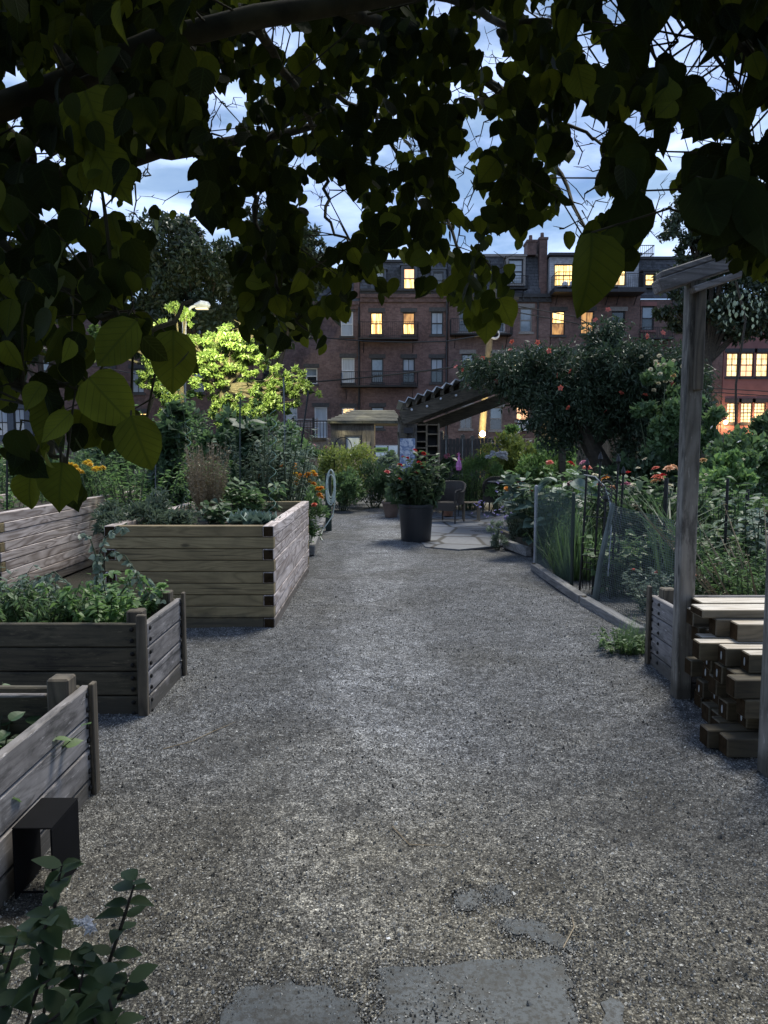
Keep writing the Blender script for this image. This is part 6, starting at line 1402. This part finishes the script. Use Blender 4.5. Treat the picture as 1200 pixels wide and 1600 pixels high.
# pale seed pods hanging in the dark tree
r_ = thing('pod_vine', 'climber with hanging pale pods in the dark beyond the sloping beam', 'vine', (at(1150,480,20).x, 20, 0))
mb = MB(); mb.tube([Vector((at(1160,480,20).x, 20, 0)), at(1150,600,20), at(1165,500,20), at(1150,440,20)], .03, 6); mb.build('stem', M['bark'], r_)
n = 70; P = np.array([at(random.gauss(1160,24), random.gauss(475,16), 20+random.uniform(-.5,.5)) for _ in range(n)]); leaf_mesh('foliage', P, np.tile([0,0,-1.0],(n,1))+rng.normal(size=(n,3))*.2, rng.normal(size=(n,3)), .13*rng.uniform(.6,1.2,n), OVATE, L['grey'], r_)

# ------------------------------------------------------------------ the tree overhead
ot = thing('overhanging_tree', 'tree arching over the path with heart-shaped leaves hanging in front of the sky', 'tree', (-2.6, -.6, 0))
limb = [Vector((-2.6,-.6,-.1)), Vector((-2.45,-.3,1.2)), Vector((-2.0,.5,2.1)), at(-60,190,1.25), at(110,128,1.25), at(170,96,1.25), at(250,62,1.26), at(330,44,1.27), at(400,26,1.29), at(520,8,1.32), at(660,-14,1.4), at(860,-80,1.8), at(1100,-60,2.4)]
mb = MB(); mb.tube(limb, [.15,.13,.10,.026,.021,.0185,.0185,.018,.018,.0165,.014,.012,.010], 12)
B_ = [limb[3:]]
def limb2(pts, r0, r1):
    ps = [at(*p_) if len(p_) == 3 else Vector(p_[:3]) for p_ in pts]; k = len(ps); out = []; rad = []
    for i in range(k-1):
        for j in range(4): out.append(ps[i].lerp(ps[i+1], j/4)+Vector((random.gauss(0,.006), random.gauss(0,.006), random.gauss(0,.006)))); rad.append(r0+(r1-r0)*(i+j/4)/(k-1))
    out.append(ps[-1]); rad.append(r1); mb.tube(out, rad, 8); B_.append(out)
limb2([(110,128,1.25),(95,60,1.3),(70,-20,1.35),(50,-120,1.5)], .02, .012)
limb2([(-60,130,1.75),(60,280,1.8),(200,255,1.9),(300,232,2.0),(420,212,2.2),(560,180,2.5),(700,150,2.9)], .022, .008)
limb2([(300,232,2.0),(380,260,2.1),(430,205,2.1)], .012, .006)
limb2([(250,62,1.26),(330,90,2.0),(400,100,2.1),(470,115,2.3),(560,170,2.6),(640,260,2.9)], .013, .006)
limb2([(400,26,1.29),(460,130,1.9),(505,240,2.4),(508,300,2.4),(515,350,2.3),(560,400,2.2)], .010, .003)
limb2([(520,8,1.32),(640,60,2.0),(760,120,2.5),(860,230,2.5),(900,320,2.3),(930,400,1.6)], .014, .003)
limb2([(660,-14,1.4),(790,40,2.0),(900,30,2.0),(955,-30,2.0)], .010, .005)
limb2([(955,-30,1.7),(1065,-5,1.35),(1130,55,1.3),(1210,110,1.25),(1300,180,1.2)], .008, .007)
limb2([(1110,-40,1.6),(1112,60,1.6),(1120,90,1.6),(1150,140,1.55),(1170,240,1.4)], .005, .003)
limb2([(1065,-5,1.35),(1060,60,1.5),(1040,100,1.5),(1000,60,1.6),(960,45,1.7)], .003, .002)
limb2([(760,120,2.5),(840,180,2.2),(900,200,2.0),(940,230,1.9),(930,290,1.8)], .007, .002)
limb2([(-60,240,1.3),(40,252,1.3),(70,262,1.3)], .006, .004)
limb2([(-60,350,1.2),(60,430,1.2),(140,470,1.15),(180,500,1.1),(250,520,1.1),(300,470,1.15)], .007, .003)
limb2([(-60,540,1.1),(20,590,1.1),(70,680,1.05),(95,740,1.05),(100,770,1.05)], .006, .002)
limb2([(20,590,1.1),(110,600,1.1),(170,640,1.05),(230,650,1.05)], .005, .002)
limb2([(380,260,2.1),(400,330,2.0),(420,420,1.9),(450,480,1.85),(490,520,1.8)], .008, .003)
limb2([(640,260,2.9),(690,330,2.6),(720,400,2.4),(740,470,2.3),(755,500,2.2)], .007, .003)
limb2([(185,-60,1.4),(187,20,1.4),(186,70,1.45)], .006, .005)
limb2([(1260,200,1.2),(1190,300,1.1),(1150,360,1.1)], .006, .004)
mb_branches = mb
# outline of the canopy, holes where the sky and garden show
XB = [-80,0,60,100,130,150,180,205,230,245,268,292,308,325,345,365,385,420,450,480,520,545,562,600,640,660,700,725,745,800,815,870,890,905,930,970,1010,1020,1050,1075,1090,1140,1180,1280]
YB = [690,730,770,800,790,740,700,690,650,570,560,600,540,430,345,440,540,560,550,545,560,500,430,478,440,470,470,520,520,480,365,360,390,350,420,425,360,230,350,290,385,415,440,440]
HOLES = [(22,150,27,42),(15,198,18,16),(70,248,9,13),(93,250,14,8),(98,285,8,6),(262,288,46,42),(228,252,16,18),(215,325,22,30),(160,318,17,25),(80,335,20,18),(28,370,8,14),(118,398,18,12),(335,172,14,25),(366,166,17,30),(350,215,20,8),(395,330,15,30),(440,60,40,22),(420,45,12,10),(438,138,8,12),(500,95,6,10),(541,155,16,14),(465,205,14,12),(475,252,22,12),(420,205,10,10),(500,300,28,18),(525,335,42,38),(495,375,22,22),(412,312,10,16),(605,245,13,24),(622,218,5,5),(646,230,7,13),(697,15,16,14),(765,50,14,34),(778,95,20,16),(712,138,16,12),(748,205,20,28),(768,142,14,12),(722,268,14,24),(735,318,22,22),(776,282,8,8),(725,375,16,18),(785,392,22,28),(850,15,10,12),(908,26,8,8),(967,12,30,30),(915,65,12,24),(1000,55,40,40),(1050,70,46,42),(1095,105,36,26),(935,92,22,18),(998,108,20,20),(1125,135,26,24),(1150,125,18,20),(1185,195,14,38),(1170,60,14,12),(1195,10,14,10),(985,183,16,14),(905,205,14,40),(920,250,22,28),(900,280,25,22),(940,205,12,20),(912,315,18,16),(940,320,25,20),(905,352,24,16),(1010,205,16,10),(1060,190,6,14),(1110,222,34,14),(1030,300,20,30),(1052,245,16,28),(1010,340,20,30),(1045,330,22,26),(1195,280,10,14),(880,340,14,14),(865,362,36,10),(830,22,8,6),
 (285,410,52,70),(330,470,34,60),(335,380,22,32),(228,475,24,24),(300,500,30,45),(185,595,52,34),(205,620,22,22),(130,640,22,14),(60,575,18,16),(30,655,30,24),(135,728,52,24),(200,745,26,40),(25,775,26,32),(60,770,16,22),(165,765,24,30),(150,520,18,12),(215,560,16,14),(250,500,16,26),(160,545,18,18),(255,620,20,24),(130,500,12,10),(330,560,20,26),(500,460,12,16),(625,430,26,18),(690,425,16,12),(530,530,18,24)]
HA = np.array(HOLES, float)
def open_at(px, py, m):
    return np.any(((px-HA[:,0])/(HA[:,2]+m))**2+((py-HA[:,1])/(HA[:,3]+m))**2 < 1)
P, T, Nn, S = [], [], [], []; mbt = mb_branches
allb = [p_ for br in B_ for p_ in br]
def leaf_at(c, s, droop=.75):
    a = random.uniform(0, 2*pi)
    T.append((cos(a)*.55+random.gauss(0,.2), sin(a)*.35, -droop+random.gauss(0,.3))); Nn.append((random.gauss(0,.55), -1+random.gauss(0,.5), random.gauss(.35,.5)))
    P.append((c[0]-T[-1][0]*s*.5, c[1]-T[-1][1]*s*.5, c[2]-T[-1][2]*s*.5)); S.append(s)
cnt = 0; tries = 0
while cnt < 9500 and tries < 300000:
    tries += 1
    px, py = random.uniform(-90, 1290), random.uniform(-120, 810)
    if py > 430 and random.random() < .35: continue
    if px < 260 and py > 560 and random.random() < .45: continue
    yb = np.interp(px, XB, YB)
    D_ = random.uniform(1.5, 3.1)
    if px < 330: D_ = random.uniform(.95, 1.75) if random.random() < .55 else random.uniform(1.5, 2.8)
    if py > 540: D_ = random.uniform(.95, 1.4)
    if px > 880: D_ = random.uniform(.95, 2.0)
    if 330 < px < 560 and py > 250: D_ = random.uniform(1.6, 2.4)
    if abs(py-np.interp(px, [0,110,250,400,520,640], [150,120,60,26,8,-10])) < 32 and px < 640 and random.random() < .8: D_ = random.uniform(1.6, 2.6)
    s = random.choice((random.uniform(.022,.038), random.uniform(.034,.052), random.uniform(.036,.060)))
    if px < 260 and py > 400: s *= 1.0
    m = s*F/D_*.36
    if py+m*1.0 > yb: continue
    if open_at(px, py, m*.78): continue
    c = at(px, py, D_); leaf_at(c, s, .9); cnt += 1
    if random.random() < .09:
        j = min(random.sample(allb, 14), key=lambda b: (Vector(b)-c).length)
        if (j-c).length < .30:
            mid = j.lerp(c, .5)+Vector((random.gauss(0,.03), random.gauss(0,.03), .03)); base_ = Vector(P[-1]); mbt.tube([j, mid, base_], [.0022,.0016,.001], 4, cap=False)
CH = []
# chosen large leaves hanging lowest and nearest
for (x, y, D_, s, tx) in ((925,420,.95,.088,.05),(985,345,1.05,.08,-.3),(272,560,1.0,.075,0),(150,195,1.0,.085,.3),(107,322,1.05,.055,.1),(178,280,1.0,.075,.6),(180,545,1.0,.075,-.8),(170,452,1.05,.065,.5),(180,640,1.0,.085,.8),(218,690,1.0,.07,.3),(95,760,1.0,.065,-.1),(45,765,1.05,.05,-.2),(75,660,1.0,.07,-.3),(1140,335,.95,.08,-.5),(1100,325,.95,.075,.3),(1185,350,.95,.08,.1),(1000,20,1.1,.10,.2),(1175,25,1.1,.10,.1),(1110,70,1.2,.05,.9),(530,90,1.9,.12,.3),(760,510,2.0,.08,0),(745,495,2.0,.09,-.4),(790,490,2.0,.08,.4),(985,90,1.5,.10,.8),(1070,170,1.4,.12,.2)):
    c = at(x, y, D_); T.append((tx, -.1, -.9)); Nn.append((random.gauss(0,.2), -1, .25)); P.append((c[0]-tx*s*.5, c[1], c[2]+s*.5)); S.append(s); CH.append(len(P)-1)
    j = min(allb, key=lambda b: (Vector(b)-c).length); mbt.tube([j, j.lerp(Vector(P[-1]), .5)+Vector((0,0,.03)), Vector(P[-1])], [.002,.0016,.0012], 5, cap=False)
# bare twigs crossing the gaps
for hk, (hx_, hy_, ha, hb) in enumerate(HOLES[:72]):
    for k in range(1 if hk % 3 else 2):
        D_ = random.uniform(1.6, 2.6); a = random.uniform(0, 2*pi); p0 = at(hx_+ha*1.3*cos(a), hy_+hb*1.3*sin(a), D_); p1 = at(hx_-ha*1.1*cos(a+random.uniform(-.7,.7)), hy_-hb*1.1*sin(a+random.uniform(-.7,.7)), D_+.05)
        pts = [p0.lerp(p1, u)+Vector((random.gauss(0,.009), 0, random.gauss(0,.009)-.05*u*(1-u)))*(1 if 0 < u < 1 else 0) for u in (0,.2,.4,.6,.8,1)]
        mbt.tube(pts, [.0024,.002,.0016,.0012,.0009,.0006], 4, cap=False)
        for j in (1,2,3,4):
            d = Vector((random.gauss(0,1), random.gauss(0,.4), random.gauss(0,1))).normalized()*random.uniform(.01,.035); mbt.tube([pts[j], pts[j]+d*.6, pts[j]+d], [.0012,.001,.0006], 3, cap=False)
# the rest of the crown, over and behind the camera
vis = 8500; k = 0
while k < vis:
    c = Vector((random.uniform(-3.8, 3.2), random.uniform(-3.0, 2.4), 0)); c.z = random.uniform(2.35+max(0, c.y*.62-.35), 3.9)
    if k % 3 == 0: c = Vector((random.uniform(-4.5, 4.5), random.uniform(-4.2, -1.6), random.uniform(.5, 3.6)))  # unseen low leaves added behind the camera to block sky light
    P.append(tuple(c)); T.append((random.gauss(0,.6), random.gauss(0,.6), -.6)); Nn.append((random.gauss(0,.5), random.gauss(0,.5), 1)); S.append(random.uniform(.11,.17)); k += 1
rv_ = rng.random(len(P)); Pa = np.array(P); low_ = np.clip((2.35-Pa[:,2])/.7, 0, 1); rv_ = np.clip(rv_**(1.0-.6*low_), 0, 1); rv_[CH] = np.where((Pa[CH][:,0] > .34) & (Pa[CH][:,2] > 1.75), .66, rng.uniform(.88, 1.0, len(CH)))   # lowest and chosen leaves paler: warm lamp light put into their colour
hm = rng.random(len(Pa)) < .62; Ta, Na, Sa = np.array(T), np.array(Nn), np.array(S)
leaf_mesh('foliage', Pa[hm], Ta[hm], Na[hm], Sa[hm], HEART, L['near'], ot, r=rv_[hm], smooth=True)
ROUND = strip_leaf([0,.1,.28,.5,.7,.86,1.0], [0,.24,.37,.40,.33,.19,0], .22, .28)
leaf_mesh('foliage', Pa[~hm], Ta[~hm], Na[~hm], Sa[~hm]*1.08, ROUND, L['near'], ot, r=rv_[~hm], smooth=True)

mb_branches.build('branches', M['bark2'], ot, smooth=True)
# ------------------------------------------------------------------ low shrub at the bottom corner
r_ = thing('lilac_shrub', 'young broad-leaved shrub with one white blossom in the bottom corner of the picture', 'shrub', (-.95, 1.35, 0))
mb = MB(); P, T, Nn, S = [], [], [], []
for pts in ([(60,1660,1.55),(78,1500,1.55),(88,1390,1.55),(97,1352,1.55)],[(130,1640,1.5),(165,1520,1.5),(195,1430,1.5),(212,1375,1.5)],[(30,1640,1.5),(60,1540,1.45),(70,1450,1.45),(78,1430,1.45)],[(0,1640,1.5),(10,1520,1.5),(28,1462,1.5)],[(90,1650,1.4),(120,1570,1.4),(135,1490,1.45)],[(-30,1600,1.45),(20,1560,1.4),(80,1530,1.4)],[(150,1680,1.35),(180,1600,1.35),(165,1540,1.35)],[(200,1690,1.4),(150,1600,1.4),(120,1530,1.45),(110,1500,1.45)],[(110,1680,1.5),(150,1600,1.5),(185,1560,1.5),(200,1530,1.5)],[(20,1690,1.35),(60,1610,1.35),(110,1570,1.35)],[(-20,1560,1.6),(0,1500,1.6),(10,1470,1.6)],[(60,1700,1.3),(90,1640,1.3),(120,1600,1.3)]):
    ps = [at(*p_) for p_ in pts]; g0 = Vector((ps[0].x, ps[0].y+.03, 0)); mb.tube([g0]+ps, [.004]*len(ps)+[.0018], 6)
    for i in range(len(ps)-1):
        for u in (.35, .75, 1.0) if i else (.7, 1.0):
            s = ps[i].lerp(ps[i+1], u); a = random.uniform(0, pi)
            for q_ in (0, pi):
                an = a+q_+random.gauss(0,.3); P.append(tuple(s)); T.append((cos(an), sin(an)*.8, random.uniform(-.15,.45))); Nn.append((-.2*cos(an), -.2*sin(an)-.2, 1)); S.append(random.uniform(.040,.072))
mb.build('stem', M['twig'], r_)
leaf_mesh('foliage', np.array(P), np.array(T), np.array(Nn), np.array(S), OVATE, L['shrub'], r_, smooth=True)
for (x, y, s) in ((135,1442,.018),(128,1441,.014),(142,1452,.016),(118,1440,.010)): put_flower(r_, flower_mesh('star', 'white', s), at(x, y, 1.5), (random.uniform(-1,0), 0, random.random()*6))

# small litter on the path
def litter(px, py, s, mat, label, nm):
    q = gr(px, py, .02); mb = MB(); k = 5
    vs = [(q.x+s*random.uniform(.7,1)*cos(2*pi*i/k), q.y+s*random.uniform(.5,.9)*sin(2*pi*i/k), path_z(q.x,q.y)+.016+random.uniform(0,.004)) for i in range(k)]+[(q.x, q.y, path_z(q.x,q.y)+.014+s*.4)]
    mb.add(vs, [(i, (i+1) % k, k) for i in range(k)]+[tuple(range(k))[::-1]]); tag(mb.build(nm, mat), label, 'stone chip', 'chips scattered on the path')
litter(607,1470,.009, M['white'], 'brightest white chip, just above the largest flagstone', 'stone_chip')
litter(840,1307,.007, M['white'], 'white chip farther up the path than the dark stone wedge', 'stone_chip')
litter(614,1060,.016, M['black'], 'dark clod in the middle of the path level with the timber pile', 'soil_clod')
litter(1170,1472,.012, M['black'], 'dark clod at the picture edge beyond the flagstones', 'soil_clod')
def twig(pts, label):
    ps = []
    for x, y in pts: q = gr(x, y, .02); ps.append(Vector((q.x, q.y, path_z(q.x, q.y)+.018)))
    mb = MB(); mb.tube(ps, [.0025]*(len(ps)-1)+[.001], 5); tag(mb.build('fallen_twig', L['tan']), label, 'twig', 'twigs on the gravel')
twig([(255,1172),(300,1160),(335,1145),(368,1133)], 'long pale twig lying in front of the bolted plank bed')
twig([(613,1290),(640,1318),(700,1320)], 'thin curved twig on the middle of the path')
twig([(880,1482),(897,1450),(893,1430)], 'small dark twig hooked over the stone wedge')
# fallen leaves and bark crumbs: scattered stuff
n = 1600; P = np.stack([rng.uniform(-2.2,2.2,n), rng.uniform(1.7,9.5,n), np.zeros(n)], 1); P[:,2] = [path_z(a, b)+.017 for a, b in P[:, :2]]
tag(leaf_mesh('bark_litter', P, np.concatenate([rng.normal(size=(n,2)), rng.normal(size=(n,1))*.08], 1), np.tile([0.,0.,1.],(n,1))+rng.normal(size=(n,3))*.25, rng.uniform(.004,.016,n), DIAMOND, plain('dark_litter', (.035,.026,.016), .9)), kind='stuff')
